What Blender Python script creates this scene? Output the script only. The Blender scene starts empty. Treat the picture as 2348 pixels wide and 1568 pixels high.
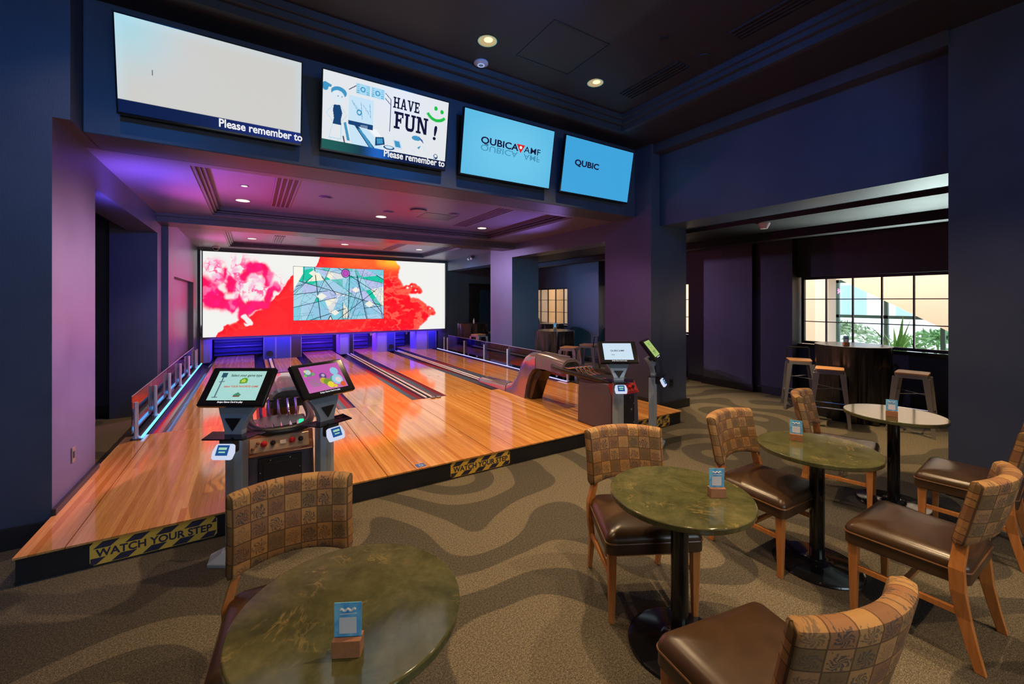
import bpy, math, random
import numpy as np
from mathutils import Matrix, Vector, Euler
sc = bpy.context.scene
R = math.radians
PI = math.pi

# ------------------------------------------------------------------ camera, world, exposure
cam = bpy.data.cameras.new('camera')
cam.sensor_width = 36.0
cam.lens = 36.0 * 954.0 / 2348.0
cam.shift_y = -94.0 / 2348.0
cam.clip_start = 0.05
camo = bpy.data.objects.new('camera', cam)
camo.location = (0, 0, 1.66)
camo.rotation_euler = (R(90), 0, R(-32))
sc.collection.objects.link(camo)
sc.camera = camo
w = bpy.data.worlds.new('world'); sc.world = w; w.use_nodes = True
w.node_tree.nodes['Background'].inputs[0].default_value = (0.80, 0.92, 1.0, 1)
w.node_tree.nodes['Background'].inputs[1].default_value = 3.2
sc.view_settings.view_transform = 'Standard'
sc.view_settings.look = 'None'
sc.view_settings.gamma = 1.0
sc.view_settings.exposure = 0.0
sc.cycles.max_bounces = 8
sc.cycles.sample_clamp_indirect = 4.0
sc.cycles.caustics_reflective = True
sc.cycles.blur_glossy = 0.6
sc.cycles.caustics_refractive = False

def lamp(kind, name, loc, energy, color, rot=None, aim=None, **kw):
    l = bpy.data.lights.new(name, kind); l.energy = energy; l.color = color
    for k, v in kw.items(): setattr(l, k, v)
    o = bpy.data.objects.new(name, l); o.location = loc
    if aim is not None:
        o.rotation_euler = (Vector(aim) - Vector(loc)).to_track_quat('-Z', 'Y').to_euler()
    elif rot: o.rotation_euler = rot
    sc.collection.objects.link(o); return o

WARM = (1.0, 0.69, 0.38)
# main room ceiling cans: rows of downlights over the tables and the step
for (x, y, e) in [(1.91, 3.5, 330), (3.32, 3.5, 330), (0.5, 3.5, 120), (-0.9, 3.5, 60), (0.5, 0.95, 110), (1.91, 0.95, 260), (3.32, 0.95, 290),
                  (4.4, 0.95, 150), (0.5, -1.6, 70), (1.91, -1.6, 200), (3.32, -1.6, 240)]:
    lamp('SPOT', 'ceiling_can_light', (x, y, 4.10), e, WARM, spot_size=R(92), spot_blend=0.8, shadow_soft_size=0.02)
# unseen warm downlights added to brighten the side room carpet
for (x, y, e) in [(6.4, 0.6, 300), (6.3, 2.9, 300), (6.4, 5.0, 220), (6.6, 8.2, 110)]:
    lamp('SPOT', 'side_warm_fill', (x, y, 2.60), e, (1.0, 0.70, 0.36), spot_size=R(78), spot_blend=0.9, shadow_soft_size=0.02)
# lane zone downlights
for (x, y, e) in [(-0.11, 6.95, 150), (1.83, 7.06, 240), (3.77, 7.13, 240), (0.0, 10.93, 110), (1.93, 10.83, 150), (3.83, 10.87, 150)]:
    lamp('SPOT', 'lane_can_light', (x, y, 3.03), e, (1.0, 0.68, 0.38), spot_size=R(115), spot_blend=0.8, shadow_soft_size=0.02)
# unseen spots added for screen glow on the walls (purple, lavender, blue)
lamp('SPOT', 'purple_wash', (3.6, 7.4, 2.9), 4600, (0.92, 0.42, 0.74), aim=(-1.3, 4.65, 1.3), spot_size=R(29), spot_blend=1.0, shadow_soft_size=0.08)
lamp('SPOT', 'purple_wash', (0.2, 7.4, 2.9), 260, (0.74, 0.24, 0.80), aim=(5.0, 4.62, 1.5), spot_size=R(20), spot_blend=1.0, shadow_soft_size=0.08)
lamp('SPOT', 'lavender_wash', (1.2, 11.7, 2.9), 1300, (0.62, 0.42, 1.0), aim=(5.0, 8.6, 1.6), spot_size=R(42), spot_blend=1.0, shadow_soft_size=0.08)
lamp('SPOT', 'pink_wash', (3.2, 11.0, 2.9), 2400, (1.0, 0.25, 0.62), aim=(-1.1, 9.8, 1.6), spot_size=R(55), spot_blend=1.0, shadow_soft_size=0.08)
lamp('SPOT', 'teal_wash', (1.5, 5.4, 2.9), 900, (0.10, 0.50, 0.72), aim=(5.4, 8.0, 1.3), spot_size=R(40), spot_blend=1.0, shadow_soft_size=0.08)
lamp('SPOT', 'blue_wash', (-0.9, 0.6, 4.0), 270, (0.0, 0.20, 0.80), aim=(-2.2, 4.15, 2.0), spot_size=R(85), spot_blend=1.0, shadow_soft_size=0.08)
lamp('SPOT', 'blue_wash', (1.8, 1.4, 4.0), 150, (0.002, 0.20, 0.85), aim=(5.2, 3.2, 3.2), spot_size=R(75), spot_blend=1.0, shadow_soft_size=0.08)
lamp('SPOT', 'blue_wash', (1.9, 2.0, 3.9), 110, (0.0, 0.22, 0.85), aim=(1.9, 4.4, 3.6), spot_size=R(120), spot_blend=1.0, shadow_soft_size=0.08)
lamp('SPOT', 'blue_wash', (3.6, 12.0, 2.2), 380, (0.10, 0.34, 0.90), aim=(7.8, 8.9, 1.6), spot_size=R(50), spot_blend=1.0, shadow_soft_size=0.08)
lamp('SPOT', 'teal_wash', (3.0, 9.2, 2.9), 260, (0.06, 0.42, 0.62), aim=(5.9, 12.5, 1.9), spot_size=R(50), spot_blend=1.0, shadow_soft_size=0.08)
lamp('SPOT', 'blue_wash', (1.2, 5.2, 2.9), 260, (0.02, 0.12, 1.0), aim=(-2.6, 8.3, 1.6), spot_size=R(50), spot_blend=1.0, shadow_soft_size=0.08)
# unseen uplights added to tint the lane ceiling like bounced screen light
lamp('SPOT', 'ceiling_wash', (-1.0, 6.3, 2.0), 150, (1.0, 0.12, 0.60), aim=(0.4, 6.2, 3.07), spot_size=R(110), spot_blend=1.0, shadow_soft_size=0.1)
lamp('SPOT', 'ceiling_wash', (-1.0, 5.3, 2.2), 150, (0.25, 0.12, 1.0), aim=(-0.7, 5.6, 2.95), spot_size=R(130), spot_blend=1.0, shadow_soft_size=0.1)
lamp('SPOT', 'ceiling_wash', (4.85, 6.0, 2.0), 170, (0.42, 0.26, 1.0), aim=(2.6, 6.2, 3.07), spot_size=R(110), spot_blend=1.0, shadow_soft_size=0.1)
lamp('SPOT', 'ceiling_wash', (-1.0, 10.4, 1.9), 170, (1.0, 0.14, 0.62), aim=(0.4, 10.4, 3.05), spot_size=R(110), spot_blend=1.0, shadow_soft_size=0.1)
lamp('SPOT', 'ceiling_wash', (2.9, 10.9, 1.0), 160, (0.10, 0.50, 0.90), aim=(4.6, 10.6, 3.0), spot_size=R(95), spot_blend=1.0, shadow_soft_size=0.1)
lamp('AREA', 'pit_strip_light', (2.1, 12.12, 0.70), 32, (0.12, 0.05, 1.0), aim=(2.1, 12.75, 0.17), shape='RECTANGLE', size=6.0, size_y=0.05)
lamp('SPOT', 'blue_wash', (3.2, -1.5, 3.9), 90, (0.03, 0.16, 0.85), aim=(5.05, 0.4, 2.2), spot_size=R(70), spot_blend=1.0, shadow_soft_size=0.08)  # unseen spot added to tint the right pier blue
lamp('SPOT', 'daylight_bounce', (8.9, 1.9, 0.35), 2200, (0.78, 0.96, 0.92), aim=(5.5, 1.8, 2.79), spot_size=R(62), spot_blend=1.0, shadow_soft_size=0.3)  # added spot standing in for daylight bounced up to the header underside
# daylight through the windows behind the photographer
lamp('AREA', 'daylight', (1.2, -5.95, 1.9), 65, (0.72, 0.86, 1.0), rot=(R(90), 0, 0), shape='RECTANGLE', size=5.0, size_y=1.5)

# ------------------------------------------------------------------ materials
MATS = {}
def nt(m): return m.node_tree
def pm(name, col, rough=0.5, metal=0.0, spec=0.5, emit=None, estr=0.0, coat=0.0, trans=0.0, bump=None):
    if name in MATS: return MATS[name]
    m = bpy.data.materials.new(name); m.use_nodes = True
    b = m.node_tree.nodes['Principled BSDF']
    b.inputs['Base Color'].default_value = (*col, 1)
    b.inputs['Roughness'].default_value = rough
    b.inputs['Metallic'].default_value = metal
    b.inputs['Specular IOR Level'].default_value = spec
    if coat: b.inputs['Coat Weight'].default_value = coat; b.inputs['Coat Roughness'].default_value = 0.05
    if trans: b.inputs['Transmission Weight'].default_value = trans
    if emit: b.inputs['Emission Color'].default_value = (*emit, 1); b.inputs['Emission Strength'].default_value = estr
    if bump:
        N = m.node_tree.nodes; L = m.node_tree.links
        tc = N.new('ShaderNodeTexCoord'); nz = N.new('ShaderNodeTexNoise'); bp = N.new('ShaderNodeBump')
        nz.inputs['Scale'].default_value = bump[0]; nz.inputs['Detail'].default_value = 4
        bp.inputs['Strength'].default_value = bump[1]; bp.inputs['Distance'].default_value = 0.01
        L.new(tc.outputs['Object'], nz.inputs['Vector']); L.new(nz.outputs['Fac'], bp.inputs['Height']); L.new(bp.outputs['Normal'], b.inputs['Normal'])
    MATS[name] = m; return m
def emi(name, col, s=1.0):
    if name in MATS: return MATS[name]
    m = bpy.data.materials.new(name); m.use_nodes = True; N = m.node_tree.nodes; N.clear()
    e = N.new('ShaderNodeEmission'); e.inputs[0].default_value = (*col, 1); e.inputs[1].default_value = s
    o = N.new('ShaderNodeOutputMaterial'); m.node_tree.links.new(e.outputs[0], o.inputs[0])
    MATS[name] = m; return m
def screen_mat(name, s, rough=0.3, gloss=0.0):
    m = bpy.data.materials.new(name); m.use_nodes = True; N = m.node_tree.nodes; L = m.node_tree.links
    b = N['Principled BSDF']; b.inputs['Base Color'].default_value = (0.01, 0.01, 0.01, 1); b.inputs['Roughness'].default_value = rough
    a = N.new('ShaderNodeAttribute'); a.attribute_name = 'Col'
    L.new(a.outputs['Color'], b.inputs['Emission Color']); b.inputs['Emission Strength'].default_value = s
    b.inputs['Specular IOR Level'].default_value = 0.5 if gloss else 0.1
    MATS[name] = m; return m
class NG:
    """small node-graph writer on a principled material"""
    def __init__(s, name):
        s.m = bpy.data.materials.new(name); s.m.use_nodes = True; s.N = s.m.node_tree.nodes; s.L = s.m.node_tree.links
        s.b = s.N['Principled BSDF']; MATS[name] = s.m
    def n(s, t, **kw):
        x = s.N.new('ShaderNode' + t)
        for k, v in kw.items():
            if hasattr(x, k): setattr(x, k, v)
        return x
    def set(s, node, key, v):
        if hasattr(v, 'is_output') and v.is_output: s.L.new(v, node.inputs[key])
        else: node.inputs[key].default_value = v
    def math(s, op, a, b=None, c=None):
        x = s.n('Math', operation=op); s.set(x, 0, a)
        if b is not None: s.set(x, 1, b)
        if c is not None: s.set(x, 2, c)
        return x.outputs[0]
    def noise(s, vec, scale, detail=3, rough=0.5, dist=0.0):
        x = s.n('TexNoise'); s.set(x, 'Vector', vec); s.set(x, 'Scale', scale); s.set(x, 'Detail', detail)
        s.set(x, 'Roughness', rough); s.set(x, 'Distortion', dist); return x.outputs['Fac']
    def ramp(s, fac, stops, interp='LINEAR'):
        x = s.n('ValToRGB'); x.color_ramp.interpolation = interp; s.L.new(fac, x.inputs[0]); e = x.color_ramp.elements
        while len(e) < len(stops): e.new(0.5)
        for i, (p, c) in enumerate(stops): e[i].position = p; e[i].color = (*c, 1)
        return x.outputs['Color']
    def mix(s, fac, a, b, mode='MIX'):
        x = s.n('Mix', data_type='RGBA', blend_type=mode)
        s.set(x, 0, fac)
        for i, v in ((6, a), (7, b)):
            if hasattr(v, 'is_output'): s.L.new(v, x.inputs[i])
            else: x.inputs[i].default_value = (*v, 1)
        return x.outputs[2]
    def obj(s): return s.n('TexCoord').outputs['Object']
    def mapv(s, vec, scale=(1, 1, 1), rot=(0, 0, 0)):
        x = s.n('Mapping'); s.L.new(vec, x.inputs[0]); x.inputs['Scale'].default_value = scale; x.inputs['Rotation'].default_value = rot
        return x.outputs[0]
    def sep(s, vec):
        x = s.n('SeparateXYZ'); s.L.new(vec, x.inputs[0]); return x.outputs
    def comb(s, x, y, z=0.0):
        c = s.n('CombineXYZ'); s.set(c, 0, x); s.set(c, 1, y); s.set(c, 2, z); return c.outputs[0]
    def white(s, vec):
        x = s.n('TexWhiteNoise', noise_dimensions='3D'); s.L.new(vec, x.inputs['Vector']); return x.outputs['Value']
    def bump(s, h, st=0.3, d=0.005):
        x = s.n('Bump'); s.L.new(h, x.inputs['Height']); x.inputs['Strength'].default_value = st; x.inputs['Distance'].default_value = d
        s.L.new(x.outputs[0], s.b.inputs['Normal'])
    def out(s, col=None, rough=None, metal=None, spec=None):
        if col is not None: s.set(s.b, 'Base Color', col if hasattr(col, 'is_output') else (*col, 1))
        if rough is not None: s.set(s.b, 'Roughness', rough)
        if metal is not None: s.set(s.b, 'Metallic', metal)
        if spec is not None: s.set(s.b, 'Specular IOR Level', spec)
        return s.m

def m_wall(name, c1, c2, rough=0.42):
    g = NG(name); v = g.obj()
    n1 = g.noise(v, 1.3, 5, 0.6); n2 = g.noise(g.mapv(v, (60, 60, 8)), 3.0, 3)
    col = g.mix(g.ramp(n1, [(0.3, (0, 0, 0)), (0.7, (1, 1, 1))]), c1, c2)
    g.bump(n2, 0.25, 0.002)
    return g.out(col, g.math('MULTIPLY_ADD', n1, 0.15, rough - 0.07), spec=0.45)
M_WALL = m_wall('wall_paint', (0.043, 0.054, 0.086), (0.064, 0.074, 0.110))
M_WALLD = m_wall('wall_paint_dark', (0.034, 0.036, 0.046), (0.050, 0.050, 0.062), 0.5)
M_CEILB = m_wall('side_ceiling_paint', (0.006, 0.006, 0.007), (0.009, 0.009, 0.010), 0.6)
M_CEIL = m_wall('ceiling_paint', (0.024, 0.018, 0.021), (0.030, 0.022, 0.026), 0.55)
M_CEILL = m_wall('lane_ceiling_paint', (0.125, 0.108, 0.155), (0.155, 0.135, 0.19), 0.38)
M_BEAM = m_wall('beam_paint', (0.055, 0.05, 0.065), (0.075, 0.07, 0.085), 0.35)
M_BLK = pm('black_paint', (0.012, 0.012, 0.014), 0.45)
M_BLKG = pm('black_gloss', (0.010, 0.010, 0.012), 0.12)
M_CHROME = pm('chrome', (0.75, 0.74, 0.76), 0.12, 1.0)
M_STEEL = pm('brushed_steel', (0.42, 0.42, 0.45), 0.28, 1.0)
M_GUN = pm('gunmetal', (0.27, 0.26, 0.29), 0.22, 1.0)
M_RUB = pm('dark_rubber', (0.02, 0.018, 0.02), 0.35)

def m_carpet():
    g = NG('carpet'); v = g.obj(); x, y, z = g.sep(v)
    wx = g.noise(v, 0.9, 0.6, 0.4); wy = g.noise(g.mapv(v, (1, 1, 1), (0, 0, 1.3)), 0.7, 0.6, 0.4)
    t = g.math('ADD', g.math('MULTIPLY', x, 0.55), g.math('MULTIPLY', y, 1.35))
    t = g.math('ADD', t, g.math('MULTIPLY', wx, 5.2)); t = g.math('ADD', t, g.math('MULTIPLY', wy, 2.6))
    sw = g.math('SINE', g.math('MULTIPLY', t, 4.6))
    band = g.ramp(g.math('MULTIPLY_ADD', sw, 0.5, 0.5), [(0.47, (0, 0, 0)), (0.53, (1, 1, 1))])
    fib = g.noise(v, 260, 2, 0.7); fib2 = g.noise(v, 90, 2, 0.6)
    ff = g.ramp(fib, [(0.36, (0, 0, 0)), (0.64, (1, 1, 1))])
    lo = g.mix(ff, (0.018, 0.018, 0.017), (0.130, 0.112, 0.088))
    hi = g.mix(ff, (0.034, 0.031, 0.026), (0.245, 0.205, 0.142))
    col = g.mix(band, lo, hi)
    col = g.mix(0.4, col, g.mix(g.ramp(fib2, [(0.4, (0, 0, 0)), (0.6, (1, 1, 1))]), (0.35, 0.35, 0.35), (1.5, 1.5, 1.45)), 'MULTIPLY')
    g.bump(fib, 0.6, 0.006)
    return g.out(col, 0.95, spec=0.15)
M_CARPET = m_carpet()

def m_wood_strips(name, w, cols, rough, along='Y', spec=0.5, length=2.2):
    g = NG(name); v = g.obj(); s = g.sep(v); a = s[0] if along == 'Y' else s[1]; l = s[1] if along == 'Y' else s[0]
    i = g.math('FLOOR', g.math('DIVIDE', a, w))
    off = g.white(g.comb(i, 3.7, 1.0)); j = g.math('FLOOR', g.math('ADD', g.math('DIVIDE', l, length), off))
    r = g.white(g.comb(i, j, 2.0))
    base = g.ramp(r, [(k / (len(cols) - 1), c) for k, c in enumerate(cols)])
    gr = g.noise(g.mapv(v, (70, 3, 1) if along == 'Y' else (3, 70, 1)), 2.2, 4, 0.6)
    col = g.mix(0.45, base, g.ramp(gr, [(0.3, (0.45, 0.45, 0.45)), (0.7, (1.0, 1.0, 1.0))]), 'MULTIPLY')
    fr = g.math('FRACT', g.math('DIVIDE', a, w)); ln = g.math('LESS_THAN', fr, 0.035)
    col = g.mix(g.math('MULTIPLY', ln, 0.5), col, (0.10, 0.04, 0.015))
    return g.out(col, rough, spec=spec)
M_LANE = m_wood_strips('lane_maple', 0.026, [(0.66, 0.30, 0.085), (0.78, 0.40, 0.13), (0.60, 0.25, 0.065), (0.84, 0.46, 0.17)], 0.085, spec=0.95, length=2.4)
M_DECK = m_wood_strips('approach_maple', 0.036, [(0.68, 0.28, 0.062), (0.82, 0.39, 0.105), (0.62, 0.23, 0.045), (0.88, 0.46, 0.14)], 0.09, spec=0.95, length=3.5)

def m_marble():
    g = NG('green_marble'); v = g.obj()
    w1 = g.noise(v, 4.0, 9, 0.66, 0.5); w2 = g.noise(g.mapv(v, (1, 1.6, 1), (0.3, 0.2, 0.7)), 2.3, 8, 0.62, 0.9); f = g.noise(v, 34, 6, 0.75); y = g.noise(v, 2.1, 4, 0.6, 0.4)
    base = g.ramp(w1, [(0.25, (0.038, 0.041, 0.017)), (0.45, (0.082, 0.084, 0.034)), (0.60, (0.135, 0.130, 0.056)), (0.78, (0.25, 0.215, 0.10))])
    base = g.mix(0.45, base, g.ramp(f, [(0.3, (0.45, 0.47, 0.42)), (0.7, (1.0, 1.0, 1.0))]), 'MULTIPLY')
    base = g.mix(g.ramp(y, [(0.55, (0, 0, 0)), (0.75, (0.45, 0.45, 0.45))]), base, (0.30, 0.24, 0.07))
    d = g.math('ABSOLUTE', g.math('SUBTRACT', w2, 0.5))
    vein = g.ramp(d, [(0.0, (0.6, 0.6, 0.6)), (0.005, (0.22, 0.22, 0.22)), (0.014, (0, 0, 0))])
    col = g.mix(g.math('MULTIPLY', vein, g.ramp(g.noise(v, 6, 3), [(0.50, (0, 0, 0)), (0.68, (1, 1, 1))])), base, (0.55, 0.38, 0.14))
    return g.out(col, 0.09, spec=0.6)
M_MARBLE = m_marble()
def m_wood(name, c1, c2, rough=0.35, sc_=(40, 40, 3)):
    g = NG(name); v = g.obj(); n = g.noise(g.mapv(v, sc_), 1.5, 5, 0.6, 0.6)
    return g.out(g.mix(g.ramp(n, [(0.3, (0, 0, 0)), (0.7, (1, 1, 1))]), c1, c2), rough)
M_LEG = m_wood('chair_wood', (0.40, 0.14, 0.035), (0.56, 0.22, 0.06), 0.32)
M_BLOCK = m_wood('block_wood', (0.36, 0.14, 0.06), (0.46, 0.20, 0.09), 0.4, (60, 8, 60))
M_STOOLW = m_wood('stool_seat_wood', (0.45, 0.22, 0.09), (0.60, 0.32, 0.14), 0.35, (8, 60, 60))
def m_leather():
    g = NG('brown_leather'); v = g.obj(); n = g.noise(v, 9, 3); f = g.noise(v, 220, 2)
    g.bump(f, 0.12, 0.001)
    return g.out(g.mix(n, (0.034, 0.018, 0.010), (0.078, 0.040, 0.018)), g.math('MULTIPLY_ADD', n, 0.12, 0.24), spec=0.55)
M_LEATHER = m_leather()
M_PIPING = pm('leather_piping', (0.16, 0.075, 0.035), 0.35)
def m_fabric():
    g = NG('plaid_fabric'); a = g.n('Attribute'); a.attribute_name = 'puv'; v = a.outputs['Vector']
    x, y, z = g.sep(v); S = 0.068
    ux = g.math('DIVIDE', x, S); uy = g.math('DIVIDE', y, S); ix = g.math('FLOOR', ux); iy = g.math('FLOOR', uy)
    fx = g.math('FRACT', ux); fy = g.math('FRACT', uy)
    par = g.math('MODULO', g.math('ADD', g.math('ADD', ix, iy), 40.0), 2.0)
    r = g.white(g.comb(ix, iy, 5.0))
    warm = g.ramp(r, [(0.0, (0.30, 0.155, 0.062)), (0.5, (0.42, 0.235, 0.090)), (1.0, (0.32, 0.17, 0.078))])
    dark = g.ramp(r, [(0.0, (0.19, 0.115, 0.05)), (0.35, (0.22, 0.135, 0.06)), (0.65, (0.24, 0.12, 0.06)), (1.0, (0.30, 0.145, 0.065))])
    col = g.mix(g.math('GREATER_THAN', par, 0.5), warm, dark)
    # floral sprig: fan of thin strokes low in every cell
    dx = g.math('SUBTRACT', fx, 0.52); dy = g.math('SUBTRACT', fy, 0.40)
    ang = g.math('ARCTAN2', dy, dx); rad = g.math('SQRT', g.math('ADD', g.math('MULTIPLY', dx, dx), g.math('MULTIPLY', dy, dy)))
    n = g.noise(g.comb(g.math('MULTIPLY', ux, 1.0), g.math('MULTIPLY', uy, 1.0), 0.0), 5.5, 3, 0.6)
    rr = g.math('MULTIPLY_ADD', n, 0.9, -0.06)
    n9 = g.noise(g.comb(ux, uy, 0.0), 4.0, 2)
    stroke = g.math('GREATER_THAN', g.math('SINE', g.math('ADD', g.math('MULTIPLY', ang, 8.0), g.math('ADD', g.math('MULTIPLY', rad, 26.0), g.math('MULTIPLY', n9, 16.0)))), -0.25)
    mo = g.math('MULTIPLY', stroke, g.math('LESS_THAN', rad, rr))
    mo = g.math('MULTIPLY', mo, g.math('MULTIPLY_ADD', g.math('FRACT', g.math('MULTIPLY', r, 7.0)), 0.55, 0.35))
    col = g.mix(mo, col, (0.055, 0.055, 0.060))
    lx = g.math('LESS_THAN', g.math('ABSOLUTE', g.math('SUBTRACT', fx, 0.5)), 0.47)
    ly = g.math('LESS_THAN', g.math('ABSOLUTE', g.math('SUBTRACT', fy, 0.5)), 0.47)
    ln = g.math('SUBTRACT', 1.0, g.math('MULTIPLY', lx, ly))
    col = g.mix(g.math('MULTIPLY', ln, 0.75), col, (0.05, 0.03, 0.022))
    wv = g.noise(v, 900, 1); g.bump(wv, 0.3, 0.001)
    return g.out(col, 0.72, spec=0.25)
M_FABRIC = m_fabric()
def m_glass(name, tint=(0.92, 0.95, 1.0), refl=1.0, base=0.03):
    m = bpy.data.materials.new(name); m.use_nodes = True; N = m.node_tree.nodes; L = m.node_tree.links; N.clear()
    t = N.new('ShaderNodeBsdfTransparent'); t.inputs[0].default_value = (*tint, 1)
    gl = N.new('ShaderNodeBsdfGlossy'); gl.inputs['Roughness'].default_value = 0.02
    lw = N.new('ShaderNodeLayerWeight'); lw.inputs[0].default_value = 0.25
    ma = N.new('ShaderNodeMath'); ma.operation = 'MULTIPLY_ADD'; ma.inputs[1].default_value = refl; ma.inputs[2].default_value = base
    mx = N.new('ShaderNodeMixShader'); o = N.new('ShaderNodeOutputMaterial')
    L.new(lw.outputs['Fresnel'], ma.inputs[0]); L.new(ma.outputs[0], mx.inputs[0]); L.new(t.outputs[0], mx.inputs[1]); L.new(gl.outputs[0], mx.inputs[2]); L.new(mx.outputs[0], o.inputs[0])
    MATS[name] = m; return m
M_GLASS = m_glass('clear_glass', refl=0.9, base=0.04)
M_SMOKE = m_glass('smoked_glass', (0.30, 0.24, 0.30), 0.9, 0.08)
M_PANE = m_glass('window_glass', (0.97, 0.98, 0.98), 0.5, 0.0)
M_SATIN = pm('black_satin', (0.014, 0.011, 0.011), 0.27, 0.0, 0.9)
M_HOOD = pm('taupe_lacquer', (0.30, 0.235, 0.26), 0.20, 0.45, 0.6, coat=0.8)
M_CONS = pm('console_paint', (0.105, 0.088, 0.125), 0.34, 0.1)
M_POST = pm('post_metal', (0.33, 0.40, 0.49), 0.32, 0.2)

# ------------------------------------------------------------------ mesh builder
class MB:
    def __init__(s): s.v = []; s.f = []; s.uv = None
    def _add(s, vs, fs):
        o = len(s.v); s.v += [tuple(p) for p in vs]; s.f += [tuple(i + o for i in f) for f in fs]; return s
    def box(s, x0, x1, y0, y1, z0, z1, M=None):
        vs = [Vector((x, y, z)) for z in (z0, z1) for y in (y0, y1) for x in (x0, x1)]
        if M is not None: vs = [M @ p for p in vs]
        return s._add(vs, [(0, 2, 3, 1), (4, 5, 7, 6), (0, 1, 5, 4), (2, 6, 7, 3), (0, 4, 6, 2), (1, 3, 7, 5)])
    def cyl(s, p0, p1, r0, r1=None, n=16, caps=True):
        r1 = r0 if r1 is None else r1; p0 = Vector(p0); p1 = Vector(p1); d = (p1 - p0).normalized()
        a = d.orthogonal().normalized(); b = d.cross(a)
        vs = [p + (a * math.cos(2 * PI * i / n) + b * math.sin(2 * PI * i / n)) * r for p, r in ((p0, r0), (p1, r1)) for i in range(n)]
        fs = [(i, (i + 1) % n, n + (i + 1) % n, n + i) for i in range(n)]
        if caps: fs += [tuple(range(n))[::-1], tuple(range(n, 2 * n))]
        return s._add(vs, fs)
    def tube(s, pts, r, n=10, closed=False):
        P = [Vector(p) for p in pts]; m = len(P); rs = r if isinstance(r, (list, tuple)) else [r] * m; vs = []
        up = None
        for i, p in enumerate(P):
            a = P[(i - 1) % m] if (closed or i > 0) else p; b = P[(i + 1) % m] if (closed or i < m - 1) else p
            d = (b - a).normalized()
            if up is None: up = d.orthogonal().normalized()
            u = (up - d * up.dot(d)).normalized(); up = u; v = d.cross(u)
            vs += [p + (u * math.cos(2 * PI * k / n) + v * math.sin(2 * PI * k / n)) * rs[i] for k in range(n)]
        fs = [(i * n + k, i * n + (k + 1) % n, ((i + 1) % m) * n + (k + 1) % n, ((i + 1) % m) * n + k) for i in range(m if closed else m - 1) for k in range(n)]
        if not closed: fs += [tuple(range(n))[::-1], tuple(range((m - 1) * n, m * n))]
        return s._add(vs, fs)
    def lathe(s, prof, n=32, c=(0, 0), fr=None):
        vs = []
        for j, (r, z) in enumerate(prof):
            for i in range(n):
                t = 2 * PI * i / n; q = r if fr is None else fr(r, z, t)
                vs.append((c[0] + q * math.cos(t), c[1] + q * math.sin(t), z))
        fs = [(j * n + i, j * n + (i + 1) % n, (j + 1) * n + (i + 1) % n, (j + 1) * n + i) for j in range(len(prof) - 1) for i in range(n)]
        fs += [tuple(range(n))[::-1], tuple(range((len(prof) - 1) * n, len(prof) * n))]
        return s._add(vs, fs)
    def prism(s, poly, h0, h1, axis='z', M=None):
        def q(a, b, h): return {'z': (a, b, h), 'y': (a, h, b), 'x': (h, a, b)}[axis]
        n = len(poly); vs = [Vector(q(a, b, h)) for h in (h0, h1) for a, b in poly]
        if M is not None: vs = [M @ p for p in vs]
        return s._add(vs, [(i, (i + 1) % n, n + (i + 1) % n, n + i) for i in range(n)] + [tuple(range(n))[::-1], tuple(range(n, 2 * n))])
    def sphere(s, c, r, n=12, sz=1.0):
        prof = [(max(1e-4, r * math.sin(PI * j / n)), c[2] - r * sz * math.cos(PI * j / n)) for j in range(n + 1)]
        return s.lathe(prof, n * 2, (c[0], c[1]))
    def rings(s, rings, closed=True, caps=True):
        n = len(rings[0]); vs = [p for r in rings for p in r]; k = n if closed else n - 1
        fs = [(j * n + i, j * n + (i + 1) % n, (j + 1) * n + (i + 1) % n, (j + 1) * n + i) for j in range(len(rings) - 1) for i in range(k)]
        if caps: fs += [tuple(range(n))[::-1], tuple(range((len(rings) - 1) * n, len(rings) * n))]
        return s._add(vs, fs)
    def build(s, name, mat, parent=None, smooth=False, bevel=0.0, seg=2, loc=None):
        me = bpy.data.meshes.new(name); me.from_pydata(s.v, [], s.f); me.update()
        import bmesh as _b
        bm = _b.new(); bm.from_mesh(me); _b.ops.recalc_face_normals(bm, faces=bm.faces); bm.to_mesh(me); bm.free()
        me.materials.append(mat)
        if s.uv is not None:
            at = me.attributes.new('puv', 'FLOAT_VECTOR', 'POINT'); at.data.foreach_set('vector', np.array(s.uv, dtype=np.float32).ravel())
        o = bpy.data.objects.new(name, me); sc.collection.objects.link(o)
        if smooth:
            me.shade_smooth()
            try: me.set_sharp_from_angle(angle=R(40))
            except Exception: pass
        if bevel:
            b = o.modifiers.new('bevel', 'BEVEL'); b.width = bevel; b.segments = seg; b.limit_method = 'ANGLE'; b.angle_limit = R(35)
            b.harden_normals = False
        if parent is not None: o.parent = parent
        if loc: o.location = loc
        return o
def tag(o, label=None, cat=None, group=None, kind=None):
    if label: o['label'] = label
    if cat: o['category'] = cat
    if group: o['group'] = group
    if kind: o['kind'] = kind
    return o
def thing(name, label, cat, loc=(0, 0, 0), rz=0.0, group=None):
    o = bpy.data.objects.new(name, None); o.empty_display_size = 0.1; sc.collection.objects.link(o)
    o.location = loc; o.rotation_euler = (0, 0, rz); return tag(o, label, cat, group)
def dup(root, loc, rz, label=None, group=None):
    r = root.copy(); sc.collection.objects.link(r); r.location = loc; r.rotation_euler = (0, 0, rz)
    if label: r['label'] = label
    if group: r['group'] = group
    for ch in list(root.children):
        c = ch.copy(); sc.collection.objects.link(c); c.parent = r
        for g in list(ch.children):
            d = g.copy(); sc.collection.objects.link(d); d.parent = c
    return r
def struct(name, mb, mat, **kw): return tag(mb.build(name, mat, **kw), kind='structure')
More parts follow.
